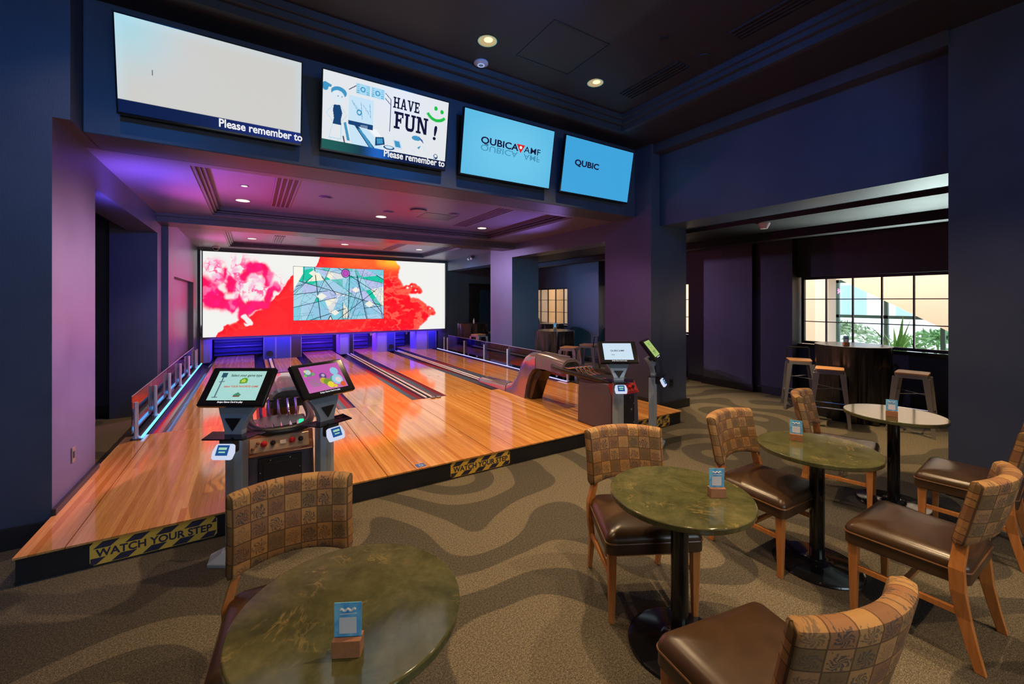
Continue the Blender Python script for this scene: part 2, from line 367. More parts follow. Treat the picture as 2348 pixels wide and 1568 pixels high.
def text(name, s, size, mat, parent, M, align='LEFT', off=0.0, ext=0.0004, sx=1.0, shear=0.0, space=1.0):
    cu = bpy.data.curves.new(name, 'FONT'); cu.body = s; cu.size = size; cu.align_x = align; cu.extrude = ext; cu.offset = off
    cu.resolution_u = 3; cu.shear = shear; cu.space_character = space
    t = bpy.data.objects.new(name, cu); sc.collection.objects.link(t); bpy.context.view_layer.update()
    me = bpy.data.meshes.new_from_object(t.evaluated_get(bpy.context.evaluated_depsgraph_get()))
    bpy.data.objects.remove(t); bpy.data.curves.remove(cu)
    me.transform(M @ Matrix.Diagonal((sx, 1, 1, 1))); me.materials.clear(); me.materials.append(mat); me.name = name
    o = bpy.data.objects.new(name, me); sc.collection.objects.link(o); o.parent = parent; return o
def color_grid(name, W, H, nx, ny, fn, M, mat, parent):
    """flat screen picture: W x H plane in local x,y (y up); fn(u,v)->(n,3), v down from the top"""
    u, v = np.meshgrid(np.linspace(0, 1, nx), np.linspace(0, 1, ny)); c = fn(u.ravel(), v.ravel())
    P = np.stack([(u.ravel() - 0.5) * W, (0.5 - v.ravel()) * H, np.zeros(nx * ny)], 1)
    idx = np.arange(nx * ny).reshape(ny, nx)
    F = np.stack([idx[1:, :-1], idx[1:, 1:], idx[:-1, 1:], idx[:-1, :-1]], -1).reshape(-1, 4)
    me = bpy.data.meshes.new(name); me.vertices.add(len(P)); me.vertices.foreach_set('co', P.ravel())
    me.loops.add(F.size); me.loops.foreach_set('vertex_index', F.ravel()); me.polygons.add(len(F))
    me.polygons.foreach_set('loop_start', np.arange(0, F.size, 4)); me.update(calc_edges=True)
    a = me.color_attributes.new('Col', 'FLOAT_COLOR', 'POINT')
    a.data.foreach_set('color', np.concatenate([c, np.ones((len(c), 1))], 1).astype(np.float32).ravel())
    me.transform(M); me.materials.append(mat)
    o = bpy.data.objects.new(name, me); sc.collection.objects.link(o); o.parent = parent; return o

# numpy picture helpers
def vnoise(x, y, seed=0):
    xi = np.floor(x).astype(int); yi = np.floor(y).astype(int); fx = x - xi; fy = y - yi
    fx = fx * fx * (3 - 2 * fx); fy = fy * fy * (3 - 2 * fy)
    def h(a, b):
        n = (a * 374761393 + b * 668265263 + seed * 1442695041) & 0x7fffffff; n = ((n ^ (n >> 13)) * 1274126177) & 0x7fffffff
        return ((n ^ (n >> 16)) & 0xffff) / 65535.0
    return (h(xi, yi) * (1 - fx) + h(xi + 1, yi) * fx) * (1 - fy) + (h(xi, yi + 1) * (1 - fx) + h(xi + 1, yi + 1) * fx) * fy
def fbm(x, y, o=4, seed=0):
    t = 0; a = 0.5
    for k in range(o): t = t + a * vnoise(x * 2 ** k, y * 2 ** k, seed + k); a *= 0.5
    return t / (1 - 0.5 ** o)
def inpoly(x, y, poly):
    c = np.zeros(x.shape, bool); n = len(poly)
    for i in range(n):
        x0, y0 = poly[i]; x1, y1 = poly[(i + 1) % n]
        if y0 == y1: continue
        k = ((y0 > y) != (y1 > y)) & (x < (x1 - x0) * (y - y0) / (y1 - y0) + x0); c ^= k
    return c
def seg(x, y, a, b):
    dx, dy = b[0] - a[0], b[1] - a[1]; L = dx * dx + dy * dy + 1e-12
    t = np.clip(((x - a[0]) * dx + (y - a[1]) * dy) / L, 0, 1); return np.hypot(x - a[0] - t * dx, y - a[1] - t * dy)
def s2l(c):
    c = np.array(c, float) / 255; return np.where(c <= 0.04045, c / 12.92, ((c + 0.055) / 1.055) ** 2.4)
def sm(a, b, x):
    t = np.clip((x - a) / (b - a), 0, 1); return t * t * (3 - 2 * t)
def lay(c, m, col):
    m = np.clip(np.asarray(m, float), 0, 1)[:, None]; return c * (1 - m) + np.asarray(col) * m

# ------------------------------------------------------------------ the setting
P_Z = 0.17                  # top of the lane platform
struct('floor', MB().box(-7, 8.25, -6, 14.6, -0.05, 0.0), M_CARPET)
CZ, SZ = 4.15, 3.97         # main room tray ceiling and its surrounding soffit
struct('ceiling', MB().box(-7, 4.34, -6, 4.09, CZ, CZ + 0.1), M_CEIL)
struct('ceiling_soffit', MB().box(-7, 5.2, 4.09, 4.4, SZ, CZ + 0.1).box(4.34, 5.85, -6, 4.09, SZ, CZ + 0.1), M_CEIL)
struct('trim_1', MB().box(-7, 4.34, 4.03, 4.09, SZ, SZ + 0.07).box(-7, 4.34, 3.97, 4.09, SZ + 0.07, SZ + 0.12).box(-7, 4.34, 3.93, 4.09, SZ + 0.12, CZ)
       .box(4.28, 4.34, -6, 4.03, SZ, SZ + 0.07).box(4.22, 4.34, -6, 3.97, SZ + 0.07, SZ + 0.12).box(4.18, 4.34, -6, 3.93, SZ + 0.12, CZ), M_WALLD)
struct('trim_2', MB().box(5.02, 5.2, 1.04, 4.14, 3.84, SZ), M_WALLD)
# bulkhead over the lanes carrying the televisions
struct('wall_header', MB().box(-1.09, 4.97, 4.4, 4.83, 2.94, 4.25), M_WALL, bevel=0.008)
struct('wall_front', MB().box(-7, -1.18, 4.15, 5.09, 0, 4.25).box(-1.18, -1.09, 4.15, 4.83, 2.94, 4.25), M_WALL)
struct('wall_pier', MB().box(4.97, 5.16, 4.10, 5.04, 0, 4.25).box(5.16, 5.85, 4.14, 5.04, 0, 4.25), M_WALL)
struct('wall_right', MB().box(5.2, 5.85, 1.04, 4.14, 2.786, 4.25), M_WALL)
struct('wall_right_pier', MB().box(5.05, 5.85, -6, 1.04, 0, 4.25), M_WALL)
struct('wall_left', MB().box(-7.1, -7, -6, 4.15, 0, 4.25), M_WALLD)
struct('wall_rear', MB().box(-7, 8.2, -6.1, -6, 0, 1.1).box(-7, 8.2, -6.1, -6, 2.7, 4.25).box(-7, -1.35, -6.1, -6, 1.1, 2.7).box(3.75, 8.2, -6.1, -6, 1.1, 2.7), M_WALLD)
m = MB().box(-1.35, 3.75, -6.07, -6.02, 1.1, 1.15).box(-1.35, 3.75, -6.07, -6.02, 2.65, 2.7)
for k in range(7): m.box(-1.35 + 0.841 * k, -1.30 + 0.841 * k, -6.07, -6.02, 1.15, 2.65)
struct('window_5', m, M_BLK)
# lane zone: side walls, columns, headers
struct('wall_left_column', MB().box(-1.7, -1.18, 7.95, 8.3, 0, 2.94).box(-1.7, -1.10, 8.3, 8.85, 0, 2.94).box(-1.7, -1.10, 8.85, 11.55, 2.07, 2.94).box(-1.7, -1.10, 11.55, 12.4, 0, 2.94), M_WALL)
struct('door_1', MB().box(-1.62, -1.19, 8.85, 11.55, 0, 2.07), M_WALL)
struct('wall_left_alcove', MB().box(-5, -1.7, 8.3, 8.4, 0, 2.94).box(-5, -4.9, 5.09, 8.3, 0, 2.94), M_WALL)
struct('wall_left_header', MB().box(-1.5, -1.18, 5.09, 7.95, 2.66, 2.94), M_WALL)
struct('wall_right_column', MB().box(4.97, 5.7, 7.95, 8.95, 0, 2.94), M_WALL)
struct('wall_right_header', MB().box(4.97, 5.35, 5.04, 7.95, 2.645, 2.94).box(5.30, 5.70, 8.95, 12.38, 2.62, 2.94), M_WALL)
struct('wall_back', MB().box(-1.7, -1.05, 12.4, 12.6, 0, 2.94).box(-1.05, 5.25, 12.4, 12.6, 2.88, 2.94).box(5.25, 6.07, 12.4, 12.6, 0, 2.94).box(6.07, 8.2, 12.4, 12.6, 2.24, 2.94)
       .box(6.07, 8.2, 13.3, 13.4, 0, 2.24).box(7.6, 8.2, 12.4, 12.6, 0, 2.24).box(6.0, 8.2, 12.6, 13.4, 2.24, 2.3).box(5.97, 6.07, 12.6, 13.3, 0, 2.24), M_WALLD)
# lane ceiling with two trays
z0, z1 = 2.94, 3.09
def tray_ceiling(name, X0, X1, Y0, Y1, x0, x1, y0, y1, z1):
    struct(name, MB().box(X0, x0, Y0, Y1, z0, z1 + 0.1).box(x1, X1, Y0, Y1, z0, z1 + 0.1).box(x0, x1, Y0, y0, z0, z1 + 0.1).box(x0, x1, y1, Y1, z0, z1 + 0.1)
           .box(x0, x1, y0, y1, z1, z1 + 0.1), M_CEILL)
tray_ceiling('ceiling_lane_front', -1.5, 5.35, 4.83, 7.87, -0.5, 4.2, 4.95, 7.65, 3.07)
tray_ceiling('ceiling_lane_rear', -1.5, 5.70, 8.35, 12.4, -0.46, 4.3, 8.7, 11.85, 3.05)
def tray_trim(name, x0, x1, y0, y1, zt):
    m = MB()
    for k, (a, zz, zh) in enumerate([(0.0, 2.952, 2.975), (0.03, 2.985, 3.005), (0.06, 3.015, zt)]):
        b = a + 0.03; a = -0.0
        m.box(x0 + a, x0 + b, y0, y1, zz, zh).box(x1 - b, x1 - a, y0, y1, zz, zh).box(x0, x1, y0 + a, y0 + b, zz, zh).box(x0, x1, y1 - b, y1 - a, zz, zh)
    struct(name, m, M_BEAM)
tray_trim('trim_3', -0.5, 4.2, 4.95, 7.65, 3.07); tray_trim('trim_4', -0.46, 4.3, 8.7, 11.85, 3.05)
struct('trim_5', MB().box(-1.18, 4.97, 7.87, 8.35, 2.82, 2.94).box(-1.18, 4.97, 7.80, 7.87, 2.90, 2.94).box(-1.15, 4.97, 12.30, 12.4, 2.90, 2.94), M_BEAM)
struct('ceiling_alcove', MB().box(-5, -1.5, 5.09, 8.3, 2.94, 3.0), M_WALL)
# side room on the right
struct('ceiling_side', MB().box(5.85, 8.2, -6, 12.6, 2.73, 2.83).box(5.7, 5.85, 5.04, 12.4, 2.73, 2.83).box(5.35, 5.7, 5.04, 7.95, 2.73, 2.83).box(5.35, 5.7, 8.95, 12.4, 2.73, 2.83), M_CEILB)
struct('trim_6', MB().box(6.9, 7.1, -4, 12.4, 2.62, 2.73), M_CEILB)
WZ0, WZ1 = 0.93, 2.07
wm = MB()
for a, b in [(-6, 1.30), (3.5, 5.5), (8.2, 9.5), (11.7, 12.6)]: wm.box(7.85, 8.2, a, b, 0, 2.73)
for a, b in [(1.30, 3.5), (5.5, 8.2), (9.5, 11.7)]: wm.box(8.08, 8.2, a, b, 0, WZ0 - 0.02).box(8.02, 8.2, a, b, WZ1, 2.73)
wm.box(7.76, 7.85, 4.13, 5.09, 0, 2.73)
struct('wall_window_side', wm, M_WALLD)
struct('baseboard_right', MB().box(7.82, 7.85, -6, 1.3, 0, 0.13).box(7.82, 7.85, 3.5, 4.13, 0, 0.13).box(7.73, 7.76, 4.10, 5.12, 0, 0.13).box(7.82, 7.85, 5.09, 5.5, 0, 0.13).box(8.05, 8.08, 1.3, 3.5, 0, 0.13)
       .box(7.82, 7.85, 8.2, 9.5, 0, 0.13).box(8.05, 8.08, 5.5, 8.2, 0, 0.13).box(8.05, 8.08, 9.5, 11.7, 0, 0.13), M_BLK)
struct('baseboard_left', MB().box(-7, -1.18, 4.12, 4.15, 0, 0.14).box(-1.18, -1.155, 4.13, 5.11, 0, 0.215).box(-4.9, -1.7, 8.27, 8.3, 0, 0.13), M_BLK)
struct('baseboard_pier', MB().box(4.955, 4.97, 4.085, 5.04, 0, 0.215).box(4.97, 5.865, 4.085, 4.10, 0, 0.13).box(5.16, 5.865, 4.10, 4.14, 0, 0.13).box(5.85, 5.865, 4.14, 5.04, 0, 0.13), M_BLK)
struct('baseboard_column', MB().box(4.97, 5.7, 7.935, 7.95, 0, 0.13).box(5.035, 5.05, -6, 1.04, 0, 0.13).box(5.035, 5.85, 1.04, 1.055, 0, 0.13), M_BLK)

def window(n, y0, y1, ny):
    F = MB(); x0, x1 = 8.10, 8.16; t = 0.045
    F.box(x0, x1, y0, y0 + t, WZ0, WZ1).box(x0, x1, y1 - t, y1, WZ0, WZ1).box(x0, x1, y0 + t, y1 - t, WZ0, WZ0 + t).box(x0, x1, y0 + t, y1 - t, WZ1 - t, WZ1)
    h = (WZ1 - WZ0) / 3
    for k in range(1, ny): y = y0 + (y1 - y0) * k / ny; F.box(x0 + 0.01, x1 - 0.01, y - 0.009, y + 0.009, WZ0 + t, WZ1 - t)
    for k in (1, 2): F.box(x0 + 0.012, x1 - 0.012, y0 + t, y1 - t, WZ0 + h * k - 0.007, WZ0 + h * k + 0.007)
    r = struct('window_%d' % n, F, M_BLK)
    MB().box(8.128, 8.132, y0 + t, y1 - t, WZ0 + t, WZ1 - t).build('pane', M_PANE, r)
    MB().box(8.02, 8.10, y0 - 0.02, y1 + 0.02, WZ0 - 0.045, WZ0 - 0.005).build('window_sill', M_BLKG, r)
window(1, 1.30, 3.47, 6); window(2, 5.55, 8.15, 6); window(3, 9.6, 11.6, 5)

# beyond the windows: a bright lobby with a stair and a tall outer window
M_CREAM = pm('lobby_cream', (0.80, 0.68, 0.57), 0.7); M_LWHITE = pm('lobby_white', (0.80, 0.80, 0.78), 0.6); M_TEAL = pm('outer_frame_green', (0.03, 0.10, 0.09), 0.4)
M_TAN = pm('lobby_tan', (0.62, 0.42, 0.24), 0.7)
struct('floor_lobby', MB().box(8.2, 14.0, -3, 20, -0.05, 0.0), pm('lobby_floor', (0.55, 0.42, 0.32), 0.4))
struct('ceiling_lobby', MB().box(8.2, 12.2, -3, 20, 4.0, 4.1), M_LWHITE)
struct('wall_lobby', MB().box(12.0, 12.2, 4.4, 20, 0, 4).box(12.0, 12.2, -3, 0.9, 0, 4).box(12.0, 12.2, 0.9, 4.4, 2.16, 4).box(12.0, 12.2, 0.9, 4.4, 0, 0.25).box(8.2, 12.2, -3.1, -3, 0, 4).box(8.2, 12.2, 20, 20.1, 0, 4), M_CREAM)
struct('wall_lobby_face', MB().box(8.2, 8.26, -3, 1.2, 0, 4).box(8.2, 8.26, 3.6, 5.4, 0, 4).box(8.2, 8.26, 8.25, 9.4, 0, 4).box(8.2, 8.26, 11.8, 20, 0, 4).box(8.2, 8.26, 1.2, 11.8, 2.2, 4), M_CREAM)
wf = MB()
for y in (0.92, 2.55, 3.45, 4.36): wf.box(11.98, 12.06, y - 0.035, y + 0.035, 0.25, 2.16)
for z in (0.28, 1.30, 2.13): wf.box(11.98, 12.06, 0.9, 4.4, z - 0.035, z + 0.035)
wo = struct('window_4', wf, M_TEAL)
MB().box(12.02, 12.025, 0.95, 4.35, 0.3, 2.1).build('pane', M_PANE, wo)
s = MB().prism([(3.9, 2.248), (3.9, 3.9), (-1.0, 3.9), (-1.0, 0.0), (0.3, 0.02)], 10.2, 11.3, 'x')
tag(s.build('lobby_staircase', M_CREAM), 'cream underside of a staircase sloping down behind the window with the spiky plant', 'staircase')
for (y0, y1, mt, lb) in [(4.02, 4.27, M_LWHITE, 'white square lobby column left of the green framed outer window'), (12.3, 12.7, M_LWHITE, 'white lobby column seen through the left panes of the far window'),
                     (13.6, 14.1, M_TAN, 'tan lobby column seen through the far window'), (11.2, 11.8, M_TAN, 'tan lobby panel at the right edge of the far window')]:
    tag(MB().box(10.6, 11.0, y0, y1, 0, 4.0).build('lobby_column', mt, bevel=0.01), lb, 'column')
lamp('AREA', 'lobby_fill_light', (9.8, 3.0, 3.9), 330, (1.0, 0.93, 0.84), rot=(0, 0, 0), shape='RECTANGLE', size=2.4, size_y=5)  # unseen area lamps added to brighten the lobby
lamp('AREA', 'lobby_fill_light', (9.8, 12.5, 3.9), 330, (1.0, 0.95, 0.88), rot=(0, 0, 0), shape='RECTANGLE', size=2.4, size_y=5)
lamp('AREA', 'lobby_fill_light', (9.8, 7.5, 3.9), 120, (1.0, 0.95, 0.88), rot=(0, 0, 0), shape='RECTANGLE', size=2, size_y=2)
# outdoors
struct('ground_outdoors', MB().box(12.2, 60, -30, 40, -0.3, -0.2), pm('pale_paving', (0.62, 0.62, 0.6), 0.8))
b = MB().box(30, 40, 6, 22, -0.2, 9); bb = b.build('office_building', pm('pale_facade', (0.85, 0.88, 0.9), 0.6))
tag(bb, 'pale building with blue windows far outside the lobby window', 'building')
for k in range(6):
    for j in range(3): MB().box(29.95, 30, 7 + k * 2.5, 8.2 + k * 2.5, 0.8 + j * 2.6, 2.6 + j * 2.6).build('facade_window', pm('facade_blue', (0.35, 0.50, 0.62), 0.2), bb)
def bush(x, y, r, h, seed, label):
    rnd = random.Random(seed); m = MB()
    for k in range(520):
        a = rnd.uniform(0, 2 * PI); e = rnd.uniform(0, PI / 2); q = rnd.uniform(0.75, 1.0)
        c = Vector((x + math.cos(a) * math.cos(e) * r * q, y + math.sin(a) * math.cos(e) * r * q, -0.2 + math.sin(e) * h * q + 0.1))
        u = Vector((rnd.gauss(0, 1), rnd.gauss(0, 1), rnd.gauss(0, 1))).normalized(); v = u.orthogonal().normalized(); L = 0.11
        m._add([c - u * L, c + v * L * 0.4, c + u * L, c - v * L * 0.4], [(0, 1, 2, 3)])
    tag(m.build('shrub', pm('leaf_green_%d' % (seed % 2), [(0.10, 0.26, 0.07), (0.20, 0.30, 0.16)][seed % 2], 0.6)), label, 'shrub', 'shrubs outside the lobby window')
bush(16.0, 5.6, 1.3, 1.1, 1, 'grey green shrub outside, behind the left half of the outer window')
bush(15.4, 3.3, 1.2, 1.0, 2, 'green shrub outside, right behind the spiky lobby plant')
bush(14.0, 1.9, 0.8, 0.95, 4, 'bright green shrub at the lower right corner of the window')

# ------------------------------------------------------------------ platform, lanes, gutters
PX0, PX1, PY0, FY = -1.18, 4.955, 3.57, 6.10
plat = thing('bowling_platform', 'low raised wooden bowling approach with a black step edge in front of the lanes', 'platform', (0, 0, 0))
MB().box(PX0 + 0.01, PX1 - 0.01, PY0 + 0.02, 4.08, 0, P_Z - 0.012).box(PX0 + 0.01, PX1 - 0.01, 4.08, FY, 0, P_Z - 0.012).build('front_skirt', M_BLK, plat)
cuts = [PX0, -0.96, 0.98, 1.235, 2.02, 2.28, 3.22, 3.42, 3.96, 4.72, PX1]
for a, b in zip(cuts[:-1], cuts[1:]):
    MB().box(a + 0.003, b - 0.003, PY0, FY - 0.003, P_Z - 0.012, P_Z).build('deck_panel', M_DECK, plat)
YEL = pm('sign_yellow', (0.95, 0.60, 0.08), 0.45); NAVY = pm('sign_navy', (0.035, 0.035, 0.07), 0.45)
def sticker(x0):
    W, H, y = 0.648, 0.142, PY0 + 0.019
    r = 0.018
    poly = [(r, 0), (W - r, 0), (W, r), (W, H - r), (W - r, H), (r, H), (0, H - r), (0, r)]
    bz = 0.008
    o = MB().prism([(x0 + a, bz + b) for a, b in poly], y - 0.0012, y, 'y').build('warning_sticker', YEL, plat)
    o['label'] = 'yellow and navy WATCH YOUR STEP sticker'
    m = MB(); sl = 0.35
    for (zl, zh) in ((0.003, 0.042), (H - 0.042, H - 0.003)):
        for k in range(5):
            a = (0.045 if zl > 0.03 else -0.02) + k * 0.150; sh = 0.075
            q = [(a - 0.03 + sh * 0, zl), (a + 0.05, zl), (a + 0.05 + sh * 0.6, zh), (a - 0.03 + sh * 0.6, zh)]
            q = [(min(max(u, 0.004), W - 0.004), v) for u, v in q]
            if q[1][0] - q[0][0] > 0.01: m.prism([(x0 + u, bz + v) for u, v in q], y - 0.0022, y - 0.0012, 'y')
    m.build('hazard_stripes', NAVY, o)
    M = Matrix.Translation((x0 + W / 2, y - 0.0024, bz + 0.0475)) @ Matrix.Rotation(R(90), 4, 'X')
    text('lettering', 'WATCH YOUR STEP', 0.066, NAVY, o, M, 'CENTER', off=0.0018, sx=0.98)
for x0 in (-0.857, 1.568, 4.07): sticker(x0)
wa = MB().box(1.255, 1.335, 3.60, 3.68, P_Z, P_Z + 0.0015).build('access_sticker', pm('sign_blue', (0.03, 0.12, 0.45), 0.4), plat)
wa['label'] = 'small blue wheelchair symbol sticker'
WHT = pm('sign_white', (0.8, 0.8, 0.8), 0.5)
m = MB().tube([(1.295 + 0.017 * math.cos(t), 3.628 + 0.017 * math.sin(t), P_Z + 0.002) for t in np.linspace(2.2, 6.6, 14)], 0.002, 5)
m.cyl((1.290, 3.669, P_Z + 0.002), (1.290, 3.669, P_Z + 0.003), 0.005).tube([(1.290, 3.660, P_Z + .002), (1.291, 3.640, P_Z + .002), (1.308, 3.640, P_Z + .002), (1.318, 3.618, P_Z + .002)], 0.0025, 5)
m.build('wheelchair_symbol', WHT, wa)
tag(MB().box(PX0 + 0.02, PX1 - 0.01, FY, 14.1, 0.0, 0.08).build('lane_foundation', M_BLK), kind='structure')

LANES = [(-0.78, 0.05, 'lane under the left glass rail, behind the left touch consoles'), (1.235, 2.04, 'second lane from the left, ending behind the pink screened console'),
         (2.60, 3.40, 'third lane from the left, between the two metal capped dividers'), (3.95, 4.75, 'rightmost lane beside the right glass rail and behind the ball lift')]
ET = [(0, 0.0), (0.02, -0.045), (0.06, -0.075), (0.10, -0.083), (0.14, -0.075), (0.18, -0.045), (0.20, 0.0)]
M_GUT = pm('gutter_plastic', (0.06, 0.055, 0.06), 0.16, 0.3, 0.6)
def gutter(x0, x1, parent):
    m = MB(); s = (x1 - x0) / 0.20
    pts = [(x0 + a * s, P_Z + b - 0.004) for a, b in ET]
    for y0, y1 in ((FY, 14.1),):
        poly = pts + [(x1, 0.085), (x0, 0.085)]
        m.prism([(p[0], max(p[1], 0.0855)) for p in pts] + [(x1, 0.082), (x0, 0.082)], y0, y1, 'y')
    m.build('gutter', M_GUT, parent, smooth=True)
GUT = [[(-0.995, -0.78), (0.05, 0.26)], [(1.0, 1.235), (2.04, 2.23)], [(2.41, 2.60), (3.40, 3.585)], [(3.77, 3.95), (4.75, 4.87)]]
for (x0, x1, lb), gs in zip(LANES, GUT):
    t = thing('bowling_lane', 'glossy maple bowling lane, ' + lb, 'bowling lane', (0, 0, 0), group='bowling lanes')
    MB().box(x0, x1, FY, 14.1, 0.08, P_Z).build('lane_surface', M_LANE, t)
    for a, b in gs: gutter(a, b, t)
    am = MB(); mid = (x0 + x1) / 2
    for k in range(-2, 3):
        x = mid + k * 0.13; y = 7.9 - abs(k) * 0.18
        am.prism([(x - 0.012, y), (x + 0.012, y), (x, y + 0.11)], P_Z, P_Z + 0.0006, 'z')
    am.build('aiming_arrows', pm('arrow_ink', (0.12, 0.05, 0.02), 0.3), t)
# capped dividers between the lanes
M_CAP = pm('divider_black', (0.035, 0.035, 0.042), 0.25, 0.2, 0.6); M_RAIL = pm('divider_rail', (0.85, 0.85, 0.95), 0.35, 0.1)  # near-white rail colour stands in for bright reflections on the metal
def divider(x0, x1, label, hole=False):
    t = thing('lane_divider', label, 'lane divider', (0, 0, 0), group='dividers between the lanes')
    MB().box(x0, x1, FY, 12.5, 0.08, P_Z - 0.02).box(x0, x0 + 0.02, FY, 12.5, P_Z - 0.02, P_Z + 0.012).box(x1 - 0.02, x1, FY, 12.5, P_Z - 0.02, P_Z + 0.012).build('cap', M_CAP, t, bevel=0.004)
    for x in (x0 + 0.045, x1 - 0.045):
        MB().tube([(x, FY + 0.02, P_Z + 0.0), (x, 12.45, P_Z + 0.0)], 0.016, 8).build('rail', M_RAIL, t, smooth=True)
    return t
divider(2.23, 2.41, 'black divider with bright metal rails between the second and third lanes')
t = divider(3.585, 3.77, 'ball track divider running from the right ball lift to the screen wall')
divider(0.335, 0.455, 'dark ball track behind the left ball lift')
t = thing('wood_filler_strip', 'wide wooden strip between the left ball track and the second lane', 'wood panel', (0, 0, 0))
MB().box(0.455, 1.0, FY, 12.37, 0.08, P_Z).build('strip', M_LANE, t)
tag(MB().box(0.26, 0.335, FY, 12.37, 0.08, P_Z).build('wood_filler_strip', M_LANE), 'narrow wooden strip left of the left ball track', 'wood panel')
for (x, lb) in [(2.42, 'small metal foot plate where the centre divider meets the approach'), (0.66, 'small metal foot plate behind the left ball lift')]:
    y = 6.03 if x > 2 else 5.9
    MB().box(x - 0.10, x - 0.03, y, y + 0.06, P_Z, P_Z + 0.016).box(x - 0.01, x + 0.06, y, y + 0.06, P_Z, P_Z + 0.016).build('foul_sensor', M_GUN, None, bevel=0.004)
    o = bpy.data.objects[-1] if False else sc.collection.objects[-1]; tag(o, lb, 'sensor')

# glass side rails
M_GLOWB = emi('blue_led', (0.10, 0.42, 1.0), 3.0); M_GLOWW = emi('pale_led', (0.45, 0.45, 1.0), 1.6)
M_RPOST = pm('rail_post', (0.60, 0.60, 0.70), 0.3, 0.35)
def rail(xg, xl, glow, label, lname):
    t = thing('glass_rail', label, 'glass rail', (0, 0, 0), group='glass side rails')
    ys = [5.95, 7.0, 8.08, 9.2, 10.35, 11.5, 11.75]
    MB().box(xg - 0.04, xg + 0.05, 5.9, 12.27, P_Z - 0.01, P_Z + 0.012).build('base_channel', M_CAP, t)
    MB().box(xl - 0.012, xl + 0.012, 5.93, 12.2, P_Z + 0.012, P_Z + 0.026).build('light_strip', glow, t)
    for y in ys:
        p = MB().cyl((xg, y, P_Z + 0.012), (xg, y, P_Z + 0.40), 0.020, n=12).cyl((xg, y, P_Z + 0.012), (xg, y, P_Z + 0.03), 0.034, n=12).build('post', M_RPOST, t, smooth=True)
    for a, b in zip(ys[:5], ys[1:6]):
        MB().box(xg + (-0.03 if xg < 0 else 0.024), xg + (-0.024 if xg < 0 else 0.03), a + 0.01 - (0.05 if a == ys[0] else 0), b - 0.01, P_Z + 0.07, P_Z + 0.47).build('glass_panel', M_GLASS, t)
        e_ = xg + (-0.027 if xg < 0 else 0.027)
        MB().box(e_ - 0.004, e_ + 0.004, a + 0.01 - (0.05 if a == ys[0] else 0), b - 0.01, P_Z + 0.468, P_Z + 0.474).build('edge_highlight', M_RPOST, t)  # pale strip painting the highlight along the top of the glass
    return t
rail(-1.06, -1.008, M_GLOWB, 'glass rail on steel posts with a glowing blue strip left of the lanes', 'l')
rail(4.925, 4.885, M_GLOWW, 'glass rail on steel posts along the right edge of the lanes', 'r')

